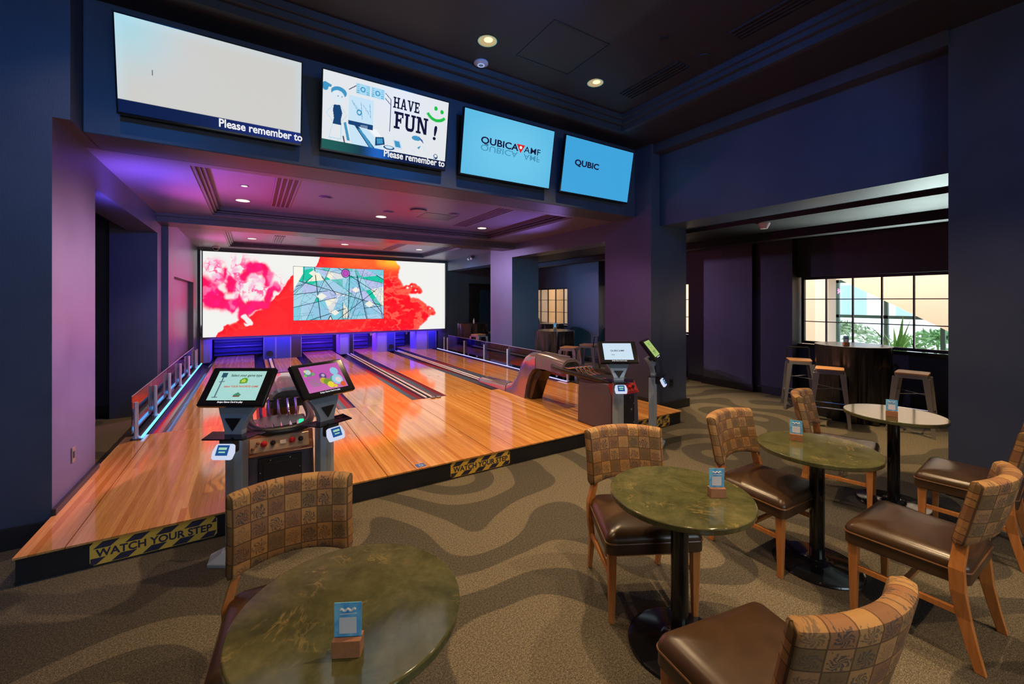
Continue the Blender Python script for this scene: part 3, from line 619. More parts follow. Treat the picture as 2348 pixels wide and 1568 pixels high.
# ------------------------------------------------------------------ video wall and pin pit
LX0, LX1, LZ0, LZ1, LY = -0.994, 5.18, 0.79, 2.85, 12.30
led = thing('video_wall', 'huge video wall above the lanes showing pink and red ink clouds on white', 'screen', (0, LY, 0))
MB().box(LX0 - 0.03, LX1 + 0.03, 0.02, 0.095, LZ0 - 0.06, LZ1 + 0.03).build('frame', pm('screen_frame', (0.05, 0.03, 0.03), 0.4), led)
WHITE = np.array([0.37, 0.37, 0.36]); K_ = np.array([1, 0.42, 0.42]); MAG = s2l([255, 20, 120]) * K_; MAGL = s2l([250, 150, 205]) * 0.42; RED = s2l([255, 40, 45]) * K_; REDD = s2l([250, 10, 40]) * K_; ORG = s2l([255, 110, 50]) * K_; YELL = s2l([255, 190, 50]) * 0.5
def led_fn(u, v):
    # photo-like layout: u 0..1 left to right, v 0..1 top to bottom; x measured in wall heights
    X_ = LX0 + u * (LX1 - LX0); a_ = R(32); d_ = X_ * math.sin(a_) + LY * math.cos(a_)
    x = (1174 + 954 * (X_ * math.cos(a_) - LY * math.sin(a_)) / d_ - 465) / 555 * 2.98; y = v
    n1 = fbm(x * 3.2, y * 3.2, 5, 3) - 0.5; n2 = fbm(x * 3.2 + 9, y * 3.2 + 4, 5, 8) - 0.5
    p1 = fbm(x * 9 + 3 * n1, y * 9, 5, 21) - 0.5; p2 = fbm(x * 9, y * 9 + 3 * n2, 5, 33) - 0.5
    wx = x + n1 * 0.10 + p1 * 0.075; wy = y + n2 * 0.10 + p2 * 0.075
    c = np.tile(WHITE, (len(x), 1))
    def cap(ax, ay, bx, by, r, soft=0.35, X=None, Y=None):
        X = wx if X is None else X; Y = wy if Y is None else Y
        return 1 - sm(r * (1 - soft), r * (1 + soft), seg(X, Y, (ax, ay), (bx, by)))
    mx_ = lambda *l: np.maximum.reduce(l)
    # thin veils of smoke
    veil = mx_(cap(0.12, 0.18, 0.20, 0.50, 0.11, 0.8), cap(0.22, 0.42, 0.70, 0.40, 0.17, 0.7), cap(0.42, 0.10, 0.60, 0.25, 0.08, 0.9), cap(0.45, 0.25, 0.88, 0.42, 0.16, 0.7), cap(0.60, 0.30, 0.72, 0.52, 0.18, 0.6), cap(0.30, 0.55, 0.62, 0.60, 0.12, 0.8))
    f1 = fbm(wx * 13, wy * 13, 5, 40); rid = 1 - np.abs(fbm(wx * 10 + 5, wy * 10, 5, 71) * 2 - 1)
    c = lay(c, veil * sm(0.38, 0.70, f1) * 0.75, MAGL)
    c = lay(c, veil * sm(0.86, 0.97, rid) * 0.9, s2l([240, 60, 150]) * K_)
    # dense lobes: bar at left, arch over the middle, stems running into the red mass
    dens = mx_(cap(-0.05, 0.42, 0.20, 0.52, 0.13), cap(0.05, 0.60, 0.36, 0.62, 0.085), cap(0.18, 0.56, 0.34, 0.68, 0.05), cap(0.30, 0.46, 0.33, 0.36, 0.07), cap(0.50, 0.27, 0.58, 0.16, 0.06), cap(0.58, 0.16, 0.72, 0.17, 0.07), cap(0.72, 0.17, 0.82, 0.26, 0.075), cap(0.82, 0.26, 0.80, 0.32, 0.055),
               cap(0.42, 0.55, 0.50, 0.72, 0.055), cap(0.50, 0.72, 0.56, 0.95, 0.07), cap(0.56, 0.68, 0.74, 0.62, 0.065), cap(0.84, 0.44, 0.92, 0.39, 0.055), cap(0.84, 0.44, 0.82, 0.58, 0.05), cap(0.70, 0.62, 0.85, 0.66, 0.07), cap(0.26, 0.20, 0.24, 0.30, 0.03, .8))
    shade = 0.80 + 0.55 * (f1[:, None] - 0.5) * 2
    c = lay(c, dens, 0) + np.clip(dens, 0, 1)[:, None] * MAG * shade
    c = lay(c, dens * sm(0.60, 0.78, fbm(wx * 9, wy * 9, 4, 12)) * 0.55, MAGL)
    hole = mx_(cap(0.60, 0.30, 0.70, 0.33, 0.055, 0.6), cap(0.55, 0.53, 0.70, 0.54, 0.05, 0.5), cap(0.20, 0.40, 0.26, 0.46, 0.03, .6), cap(0.92, 0.48, 0.95, 0.52, 0.035, 0.4), cap(0.28, 0.52, 0.40, 0.50, 0.03, 0.7))
    c = lay(c, hole * 0.9, WHITE); c = lay(c, hole * sm(0.5, 0.7, f1) * 0.7, MAGL)
    # great red mass with billowing edges
    top = np.interp(wx, [0.12, 0.17, 0.24, 0.45, 0.62, 0.80, 0.92, 1.02, 1.12, 1.25, 1.36, 1.40, 1.46, 3.0], [1.2, 0.93, 0.86, 0.80, 0.74, 0.66, 0.50, 0.36, 0.24, 0.16, 0.13, 0.06, -0.3, -0.3])
    right = np.interp(wy, [-0.3, 0.0, 0.10, 0.22, 0.34, 0.42, 0.52, 0.60, 0.70, 0.80, 0.88, 1.0, 1.2], [2.36, 2.36, 2.42, 2.38, 2.42, 2.46, 2.55, 2.66, 2.72, 2.80, 2.74, 2.62, 2.62])
    mass = sm(-0.010, 0.010, wy - top) * sm(-0.010, 0.010, right - wx)
    mass = mx_(mass, cap(2.42, 0.44, 2.62, 0.40, 0.065, 0.15), cap(2.58, 0.36, 2.66, 0.42, 0.05, 0.2), cap(2.66, 0.70, 2.78, 0.72, 0.075, 0.12), cap(2.60, 0.60, 2.70, 0.66, 0.08, 0.15))
    fold = fbm(wx * 4.2 + 4 * n2, wy * 4.2 + 4 * n1, 5, 55); rg = 1 - np.abs(fbm(wx * 3.2 + 3 * p1, wy * 3.2 + 3 * n2, 4, 61) * 2 - 1)
    rside = sm(1.5, 2.3, x)
    red = RED[None, :] * (0.74 + 0.26 * sm(0.25, 0.8, fold))[:, None]
    c = lay(c, mass, 0) + mass[:, None] * red
    c = lay(c, mass * (1 - sm(0.0, 0.16, wy - top)) * 0.6 * (x < 1.5), REDD)
    c = lay(c, mass * sm(0.62, 0.35, fold) * (0.25 + 0.55 * rside), s2l([225, 8, 36]) * K_)
    c = lay(c, mass * sm(0.86, 0.98, rg) * (0.15 + 0.45 * rside), s2l([255, 120, 95]) * K_)
    c = lay(c, mass * sm(0.30, 0.02, y) * sm(1.4, 1.8, x) * 0.85, ORG)
    c = lay(c, mass * sm(0.16, 0.0, y) * sm(2.0, 2.35, wx) * sm(0.35, 0.6, fold), YELL)
    sp = mx_(*[1 - sm(0.8, 1.2, np.hypot((x - a_) / r_, (y - b_) / r_)) for a_, b_, r_ in [(2.52, 0.385, 0.014), (2.62, 0.42, 0.012), (2.57, 0.36, 0.009), (2.80, 0.69, 0.010)]], cap(0.52, 0.76, 0.60, 0.83, 0.028, 0.3), cap(0.50, 0.84, 0.60, 0.84, 0.014, 0.3))
    return np.clip(lay(c, sp, WHITE), 0, 1.0)
LED_M = screen_mat('video_wall_picture', 2.4)
RX = Matrix.Rotation(R(90), 4, 'X')
color_grid('picture', LX1 - LX0, LZ1 - LZ0, 760, 256, led_fn, Matrix.Translation(((LX0 + LX1) / 2, 0.0, (LZ0 + LZ1) / 2)) @ RX, LED_M, led)
def art_fn(u, v):
    rnd = random.Random(11); x = u * 1.72; y = v; c = np.tile(s2l([165, 215, 232]), (len(x), 1)); cell = np.zeros(len(x)); lines = []
    for k in range(44):
        a = (rnd.uniform(-0.1, 1.82), rnd.uniform(-0.1, 1.1)); t = rnd.uniform(0, PI); L = rnd.uniform(0.3, 2.0)
        lines.append((a, (a[0] + math.cos(t) * L, a[1] + math.sin(t) * L), rnd.uniform(0.003, 0.0095)))
        if k > 25: continue
        cell += ((x - a[0]) * math.sin(t) - (y - a[1]) * math.cos(t) > 0) * (1 + k * 1.37)
    hsh = np.modf(np.abs(np.sin(cell * 12.9898) * 43758.5453))[0]
    c = lay(c, (hsh > 0.30) & (hsh < 0.5), s2l([130, 205, 225])); c = lay(c, (hsh > 0.78), s2l([25, 200, 165])); c = lay(c, (hsh < 0.10), s2l([245, 240, 220]))
    c = lay(c, (hsh > 0.58) & (hsh < 0.68), s2l([185, 195, 235])); c = lay(c, 0.35 * (fbm(x * 5, y * 5, 3, 5) > 0.55), s2l([170, 190, 235]))
    for k in range(130):
        a = (rnd.uniform(0, 1.72), rnd.uniform(0, 1)); t = rnd.uniform(0, PI); L = rnd.uniform(0.08, 0.4)
        c = lay(c, 0.65 * (seg(x, y, a, (a[0] + math.cos(t) * L, a[1] + math.sin(t) * L)) < 0.0028), s2l([50, 110, 140]))
    for a, b, wd in lines: c = lay(c, seg(x, y, a, b) < wd * 0.8, s2l([10, 45, 60]))
    d = np.hypot(x - 0.95, y - 0.10); c = lay(c, d < 0.072, s2l([190, 80, 190])); c = lay(c, np.abs(d - 0.08) < 0.006, s2l([30, 30, 70])); c = lay(c, np.abs(d - 0.04) < 0.003, s2l([120, 40, 130]))
    for q in [(1.15, 0.42, 0.05), (0.5, 0.55, 0.06), (0.35, 0.12, 0.05), (1.42, 0.70, 0.06), (0.75, 0.86, 0.05)]:
        c = lay(c, (np.abs(x - q[0]) + np.abs(y - q[1]) * 1.4 < q[2] * 1.6) * 0.85, s2l([250, 245, 225]))
    c = lay(c, (u < 0.10) & (y < 0.45 - u * 3.2), s2l([250, 245, 235]))
    return 0.42 * lay(c, (u < 0.004) | (u > 0.996) | (v < 0.006) | (v > 0.994), s2l([10, 60, 60]))
AX0, AX1, AZ0, AZ1 = 0.915, 3.264, 1.14, 2.575
ap = color_grid('inset_picture', AX1 - AX0, AZ1 - AZ0, 440, 250, art_fn, Matrix.Translation(((AX0 + AX1) / 2, -0.004, (AZ0 + AZ1) / 2)) @ RX, LED_M, led)
ap['label'] = 'inset picture of cyan and green stained glass'

# pit housings
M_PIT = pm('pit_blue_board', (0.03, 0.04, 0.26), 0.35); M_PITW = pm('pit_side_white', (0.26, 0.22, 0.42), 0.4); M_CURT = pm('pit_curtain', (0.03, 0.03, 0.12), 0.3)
OP = 0.715
def post(x0, x1, label, mat=M_PIT, hole=None, y0=12.38, y1=13.0):
    t = thing('pit_divider', label, 'pit divider', (0, 0, 0), group='dividers of the pin pit')
    m = MB().box(x0, x1, y0, y1, P_Z + 0.001, OP + 0.1); m.build('panel', mat, t)
    if hole:
        MB().cyl((hole, y0 - 0.004, 0.30), (hole, y0 - 0.001, 0.30), 0.075, n=24).build('ball_hole', M_BLK, t)
        MB().tube([(hole + 0.085 * math.cos(a), y0 - 0.008, 0.30 + 0.085 * math.sin(a)) for a in np.linspace(0, 2 * PI, 24, endpoint=False)], 0.008, 6, True).build('hole_rim', M_PIT, t, smooth=True)
    MB().box(x0, x0 + 0.012, y0 - 0.01, y0, P_Z + 0.001, OP + 0.1).box(x1 - 0.012, x1, y0 - 0.01, y0, P_Z + 0.001, OP + 0.1).build('edge_trim', M_PITW, t)
    return t
post(-1.05, -0.98, 'narrow wooden jamb at the far left of the pin pit', M_LEG)
post(-0.98, -0.86, 'white edged pit panel left of the first lane', M_PITW)
post(0.25, 0.52, 'blue pit divider with a round ball hole between first lane and blank panel', M_PIT, 0.385)
post(0.525, 0.86, 'plain blue panel closing the pit left of the brown post', M_PIT)
post(0.865, 1.12, 'dark brown square post in the middle of the pin pit', pm('post_brown', (0.05, 0.028, 0.025), 0.5))
post(2.08, 2.30, 'violet edged pit divider right of the second lane', M_PITW)
post(2.31, 2.44, 'thin black upright between second and third pit openings', M_BLK)
post(3.10, 3.36, 'white pit panel right of the third lane', M_PITW)
post(3.365, 3.62, 'blue pit divider with a round ball hole at the end of the right ball track', M_PIT, 3.50)
post(4.28, 4.62, 'white pit panel right of the rightmost lane opening', M_PITW)
post(4.64, 4.92, 'blue panel closing the pit at its far right', M_PIT)
struct('wall_pit_back', MB().box(-1.05, 5.0, 14.15, 14.25, 0, 1.0), M_WALLD)
struct('wall_pit_left', MB().box(-1.2, -1.06, 12.6, 14.15, 0, 1.0), M_WALLD)
struct('wall_pit_right', MB().box(4.98, 5.1, 12.38, 14.15, 0, 1.0), M_WALLD)
struct('wall_screen_foot', MB().box(5.10, 5.25, 12.38, 12.6, 0, 0.8), M_WALLD)
struct('ceiling_pit', MB().box(-1.05, 4.98, 12.6, 14.15, 1.0, 1.05), M_WALLD)
struct('wall_screen_back', MB().box(-1.05, 5.2, 12.4, 12.6, OP + 0.1, 0.9), M_WALLD)
for (a, b, lb) in [(-0.86, 0.25, 'leftmost'), (1.12, 2.08, 'second from the left'), (2.44, 3.10, 'third from the left'), (3.62, 4.28, 'rightmost')]:
    m = MB(); n = 24; pts = []
    for k in range(n + 1):
        zz = 0.20 + (0.98 - 0.20) * k / n; pts.append((13.55 + 0.03 * math.sin(k * 1.5), zz))
    m.prism(pts + [(13.64, 0.98), (13.64, 0.20)], a + 0.01, b - 0.01, 'x')
    tag(m.build('pit_curtain', M_CURT, smooth=True), 'blue lit pin pit curtain, %s of four above the lane ends' % lb, 'curtain', 'curtains of the pin pit')
    mx = (a + b) / 2
    lamp('AREA', 'pit_light', (mx, 12.75, 0.94), 34, (0.10, 0.06, 1.0) if a < 1 or a > 3 else (0.22, 0.06, 1.0), aim=(mx, 13.2, 0.2), shape='RECTANGLE', size=(b - a) * 0.8, size_y=0.12)
    MB().box(a + 0.06, b - 0.06, 12.66, 12.72, 0.955, 0.995).build('pit_lamp_housing', M_BLK)
    tag(sc.collection.objects[-1], 'dark lamp housing inside the pit opening, ' + lb, 'lamp', 'lamp housings of the pin pit')
for x in (2.9, 3.95):
    o = MB().cyl((x, 12.30, 0.712), (x, 12.33, 0.69), 0.03, 0.035, 12).build('pit_spot', M_CHROME, smooth=True)
    tag(o, 'small bright spot under the video wall over the %s lane' % ('third' if x < 3.5 else 'rightmost'), 'lamp', 'spots under the video wall')

# ------------------------------------------------------------------ televisions
def tv_matrix(cx):
    # picture plane: bottom edge at z 3.10, top leaning towards the room
    return Matrix.Translation((cx, 4.235, 3.455)) @ Matrix.Rotation(R(90 + 10), 4, 'X')
TW, TH = 1.245, 0.70
NAVYS = s2l([8, 18, 70]); LB = s2l([90, 185, 230])
def tv1(u, v):
    c = np.tile(s2l([202, 201, 197]), (len(u), 1)); x = u * 1.78
    g = 1 - sm(0.0, 1.0, np.hypot(x / 0.75, v / 0.8)); c = lay(c, g * 0.75, s2l([150, 215, 230])); c = lay(c, 0.25 * (1 - sm(0, 0.12, np.minimum(np.minimum(u * 1.78, v), (1 - u) * 1.78))), s2l([190, 225, 245]))
    c = lay(c, (v > 0.865), s2l([4, 22, 66])); c = lay(c, (v > 0.865) * sm(0.3, 1.0, u) * 0.7, s2l([10, 40, 130]))
    return lay(c, seg(x, v, (0.30, 0.50), (0.30, 0.545)) < 0.005, s2l([0, 60, 90]))
def tv2(u, v):
    x = u * 1.78; c = np.tile(s2l([222, 226, 230]), (len(u), 1)); B = s2l([60, 145, 190]); L1 = s2l([165, 212, 235]); L2 = s2l([195, 222, 240]); DN = s2l([15, 60, 110])
    def pg(p, col, k=1.0):
        nonlocal c; c = lay(c, inpoly(x, v, p) * k, col)
    def ln(a, b, wd, col):
        nonlocal c; c = lay(c, seg(x, v, a, b) < wd, col)
    def el(cx, cy, rx, ry, col):
        nonlocal c; c = lay(c, np.hypot((x - cx) / rx, (v - cy) / ry) < 1, col)
    pg([(0.33, 0.60), (0.55, 0.60), (0.98, 1.0), (0.40, 1.0)], L2); pg([(0.60, 0.62), (0.72, 0.62), (0.86, 0.80), (0.80, 0.82)], s2l([235, 238, 240]))
    pg([(0.33, 0.24), (0.66, 0.24), (0.66, 0.58), (0.33, 0.58)], L2)
    for k in range(9): ln((0.37 + 0.03 * k, 0.30 + 0.03 * (k % 4)), (0.40 + 0.028 * k, 0.36 + 0.04 * (k % 5)), 0.003, B)
    el(0.47, 0.44, 0.035, 0.04, B); el(0.47, 0.44, 0.02, 0.02, L2)
    for a in (0.42, 0.62): 
        pg([(a, 0.06), (a + 0.185, 0.06), (a + 0.185, 0.20), (a, 0.20)], L1); el(a + 0.09, 0.13, 0.035, 0.035, B); el(a + 0.09, 0.13, 0.02, 0.02, L1)
        for k in range(5): ln((a + 0.01, 0.08 + k * 0.025), (a + 0.04, 0.08 + k * 0.025), 0.003, B); ln((a + 0.14, 0.08 + k * 0.025), (a + 0.175, 0.08 + k * 0.025), 0.003, B)
    for p in [((0.33, 0.17), (0.42, 0.10)), ((0.82, 0.10), (0.90, 0.17)), ((0.82, 0.17), (0.90, 0.24)), ((0.90, 0.17), (0.90, 0.60))]: ln(*p, 0.005, s2l([30, 35, 80]))
    pg([(0.33, 0.57), (0.66, 0.57), (0.66, 0.64), (0.33, 0.62)], DN); pg([(0.41, 0.62), (0.46, 0.62), (0.72, 0.90), (0.66, 0.93)], DN); pg([(0.46, 0.66), (0.50, 0.66), (0.70, 0.90), (0.66, 0.91)], B)
    for k in range(5): ln((0.50 + 0.02 * k, 0.60), (0.50 + 0.02 * k, 0.64), 0.004, s2l([230, 240, 245]))
    pg([(0.70, 0.72), (0.82, 0.70), (0.84, 0.80), (0.70, 0.84)], DN); pg([(0.72, 0.735), (0.805, 0.72), (0.81, 0.79), (0.73, 0.81)], B)
    pg([(0.95, 0.70), (1.06, 0.70), (1.10, 0.82), (0.98, 0.82)], s2l([200, 215, 235])); pg([(0.97, 0.715), (1.045, 0.715), (1.075, 0.80), (0.995, 0.80)], B)
    pg([(0.78, 0.86), (1.02, 0.86), (1.02, 1.0), (0.76, 1.0)], s2l([225, 228, 235])); pg([(0.84, 0.90), (0.93, 0.90), (0.93, 1.0), (0.84, 1.0)], B); el(0.90, 0.83, 0.08, 0.03, DN); el(0.90, 0.825, 0.06, 0.02, L2)
    # generic woman, left
    el(0.03, 0.20, 0.04, 0.055, B); pg([(0.05, 0.15), (0.11, 0.17), (0.10, 0.20), (0.05, 0.20)], B); el(0.20, 0.24, 0.10, 0.07, B); el(0.19, 0.30, 0.085, 0.08, s2l([215, 228, 238])); el(0.24, 0.29, 0.006, 0.008, DN); el(0.19, 0.29, 0.006, 0.008, DN)
    pg([(0.14, 0.41), (0.22, 0.40), (0.25, 0.50), (0.235, 0.58), (0.24, 0.66), (0.13, 0.66), (0.145, 0.58), (0.13, 0.48)], DN)
    for p in [((0.13, 0.42), (0.05, 0.53)), ((0.05, 0.53), (0.13, 0.62)), ((0.23, 0.41), (0.31, 0.52)), ((0.31, 0.52), (0.25, 0.60)), ((0.13, 0.66), (0.09, 0.84)), ((0.09, 0.84), (0.24, 0.84)), ((0.24, 0.84), (0.24, 0.66)), ((0.11, 0.84), (0.06, 1.0)), ((0.21, 0.84), (0.16, 1.0))]: ln(*p, 0.003, L1)
    pg([(0.27, 0.62), (0.30, 0.60), (0.36, 0.84), (0.32, 0.84)], B); ln((0.27, 0.80), (0.32, 1.0), 0.008, s2l([30, 30, 60]))
    # generic player, right
    el(1.30, 0.62, 0.07, 0.035, B); pg([(1.33, 0.58), (1.40, 0.63), (1.42, 0.68), (1.36, 0.63)], s2l([60, 90, 150])); pg([(1.32, 0.75), (1.38, 0.71), (1.35, 0.77)], B); el(1.62, 0.83, 0.035, 0.04, DN); el(1.62, 0.82, 0.022, 0.022, s2l([225, 230, 235]))
    pg([(1.42, 0.93), (1.50, 0.87), (1.60, 0.93), (1.56, 1.0), (1.50, 1.03), (1.46, 1.0)], B)
    for p in [((1.20, 0.76), (1.30, 0.85)), ((1.30, 0.72), (1.28, 0.84)), ((1.40, 0.72), (1.55, 0.85)), ((1.56, 0.80), (1.68, 0.95))]: ln(*p, 0.003, L2)
    # smile
    G = s2l([30, 185, 60]); el(1.58, 0.13, 0.028, 0.032, G); el(1.68, 0.16, 0.028, 0.032, G)
    ax, ay = 1.60, 0.13; an = np.arctan2(v - ay, x - ax); rr = np.hypot(x - ax, v - ay)
    c = lay(c, (np.abs(rr - 0.17) < 0.022) & (an > 0.7) & (an < 2.6), G)
    bandc = lay(lay(np.tile(s2l([6, 22, 66]), (len(u), 1)), sm(0.45, 0.05, u) * 0.8, s2l([20, 95, 85])), sm(0.15, 0.0, np.abs(u - 0.42)) * 0.7, s2l([30, 110, 215]))
    mk = (v > 0.875)[:, None]; return c * (1 - mk) + bandc * mk
def tvq(u, v):
    c = np.tile(s2l([90, 182, 222]), (len(u), 1)); return lay(c, 0.5 * sm(0.9, 0.2, np.hypot((u - .5) * 1.3, v - 0.55)), s2l([120, 205, 238]))
def tvq4(u, v): return np.tile(s2l([62, 160, 215]), (len(u), 1))
TV_M = screen_mat('television_picture', 1.05)
TXW = emi('screen_text_white', (0.85, 0.85, 0.88), 1.0); TXN = emi('screen_text_navy', tuple(s2l([22, 24, 60])), 1.0); TXR = emi('screen_text_red', tuple(s2l([215, 40, 40])), 1.0); TXF = emi('screen_text_faint', tuple(s2l([70, 150, 185])), 1.0)
TVs = [(-0.245, tv1, 'wall television nearest the left wall, almost blank pale grey picture'), (1.18, tv2, 'wall television showing the words HAVE FUN and cartoon bowlers'),
       (2.62, tvq, 'light blue wall television with a full dark logo and its reflection'), (4.06, tvq4, 'rightmost light blue wall television with a half drawn logo')]
for i, (cx, fn, lb) in enumerate(TVs):
    t = thing('television', lb, 'television', (cx, 4.4, 3.1), group='televisions above the lanes')
    M = Matrix.Translation((-cx, -4.4, -3.1)) @ tv_matrix(cx)
    MB().box(-TW / 2 - 0.012, TW / 2 + 0.012, -TH / 2 - 0.016, TH / 2 + 0.012, -0.045, -0.002, M).build('casing', M_BLKG, t, bevel=0.003)
    MB().box(-0.2, 0.2, -0.06, 0.06, -0.135, -0.045, M).build('wall_bracket', M_BLK, t)
    nx, ny = (360, 204) if i == 1 else (90, 52) if i == 0 else (40, 24)
    if i == 0: nx, ny = 240, 136
    s = color_grid('screen', TW, TH, nx, ny, fn, M, TV_M, t)
    T = lambda a, b, r=0: M @ Matrix.Translation((a, b, 0.0015)) @ Matrix.Rotation(r, 4, 'Z')
    if i in (0, 1): text('caption', 'Please remember to', 0.092 if i == 0 else 0.096, TXW, s, T(0.005 if i == 0 else -0.045, -0.325 if i == 0 else -0.322), off=0.0022, sx=0.84 if i == 0 else 0.845)
    if i == 1:
        def slab(word, x0, y0, h, gap, k):
            # slab serif capitals cut from straight strokes; cap height 1, own widths
            T_, S_ = 0.20, 0.13
            def q(*p): return list(p)
            G_ = {'H': (0.95, [(0.12, 0.32, 0, 1), (0.63, 0.83, 0, 1), (0.32, 0.63, 0.42, 0.58), (0.0, 0.42, 0, S_), (0.53, 0.95, 0, S_), (0.0, 0.42, 1 - S_, 1), (0.53, 0.95, 1 - S_, 1)], []),
                  'E': (0.80, [(0.12, 0.33, 0, 1), (0.0, 0.76, 0, 0.15), (0.0, 0.76, 0.85, 1), (0.33, 0.58, 0.43, 0.58), (0.63, 0.76, 0, 0.30), (0.63, 0.76, 0.70, 1), (0.50, 0.60, 0.36, 0.65)], []),
                  'F': (0.80, [(0.12, 0.33, 0, 1), (0.0, 0.48, 0, S_), (0.0, 0.76, 0.84, 1), (0.33, 0.58, 0.43, 0.59), (0.63, 0.76, 0.68, 1), (0.50, 0.60, 0.34, 0.68)], []),
                  'U': (0.95, [(0.10, 0.31, 0.22, 1), (0.66, 0.85, 0.22, 1), (0.0, 0.42, 1 - S_, 1), (0.55, 0.95, 1 - S_, 1)], [[(0.10, 0.24), (0.31, 0.24), (0.35, 0.17), (0.62, 0.17), (0.66, 0.24), (0.85, 0.24), (0.78, 0.07), (0.64, -0.02), (0.32, -0.02), (0.17, 0.07)]]),
                  'N': (1.02, [(0.12, 0.30, 0, 1), (0.74, 0.92, 0, 1), (0.0, 0.42, 0, S_), (0.0, 0.28, 1 - S_, 1), (0.62, 1.02, 1 - S_, 1)], [[(0.12, 1.0), (0.36, 1.0), (0.92, 0.0), (0.68, 0.0)]]),
                  'A': (0.98, [(0.0, 0.38, 0, S_), (0.58, 0.98, 0, S_), (0.30, 0.68, 0.27, 0.40)], [[(0.10, 0.0), (0.27, 0.0), (0.52, 0.86), (0.60, 1.0), (0.38, 1.0)], [(0.67, 0.0), (0.88, 0.0), (0.60, 1.0), (0.46, 0.80)]]),
                  'V': (0.98, [(0.0, 0.40, 1 - S_, 1), (0.60, 0.98, 1 - S_, 1)], [[(0.10, 1.0), (0.31, 1.0), (0.52, 0.28), (0.59, 0.0), (0.40, 0.0)], [(0.70, 1.0), (0.88, 1.0), (0.59, 0.0), (0.46, 0.15)]])}
            x = x0
            for ch in word:
                wd, bx, pg_ = G_[ch]; m = MB()
                for (a, b_, c_, d_) in bx: m.box(x + a * h * k, x + b_ * h * k, y0 + c_ * h, y0 + d_ * h, 0.001, 0.0018, M)
                for p_ in pg_: m.prism([(x + a * h * k, y0 + b_ * h) for a, b_ in p_], 0.0011, 0.0019, 'z', M)
                m.build('letter', TXN, s); x += (wd + gap) * h * k
        slab('HAVE', 0.03, 0.165, 0.105, 0.05, 0.68); slab('FUN', 0.045, -0.03, 0.165, 0.05, 0.76)
        text('lettering', '!', 0.20, TXN, s, T(0.455, -0.055, R(-6)), off=0.005)
    if i == 2:
        for (st, a, wd) in (('QUBICA', -0.40, 1.30), ('AMF', 0.195, 1.22)):
            text('lettering', st, 0.105, TXN, s, T(a, 0.02), off=0.0024 if st != 'AMF' else 0.0004, sx=wd)
            text('lettering_reflection', st, 0.105, TXF, s, T(a, 0.005) @ Matrix.Diagonal((1, -0.9, 1, 1)), off=0.0004, sx=wd)
        MB().prism([(0.085, 0.10), (0.205, 0.10), (0.145, 0.0)], 0.001, 0.002, 'z', M).build('logo_triangle', TXR, s)
        MB().prism([(0.145 + 0.018 * math.cos(a), 0.066 + 0.018 * math.sin(a)) for a in np.linspace(0, 2 * PI, 16, endpoint=False)], 0.002, 0.003, 'z', M).build('logo_dot', TXW, s)
    if i == 3: text('lettering', 'QUBIC', 0.105, TXN, s, T(-0.44, 0.01), off=0.0035, sx=1.35)

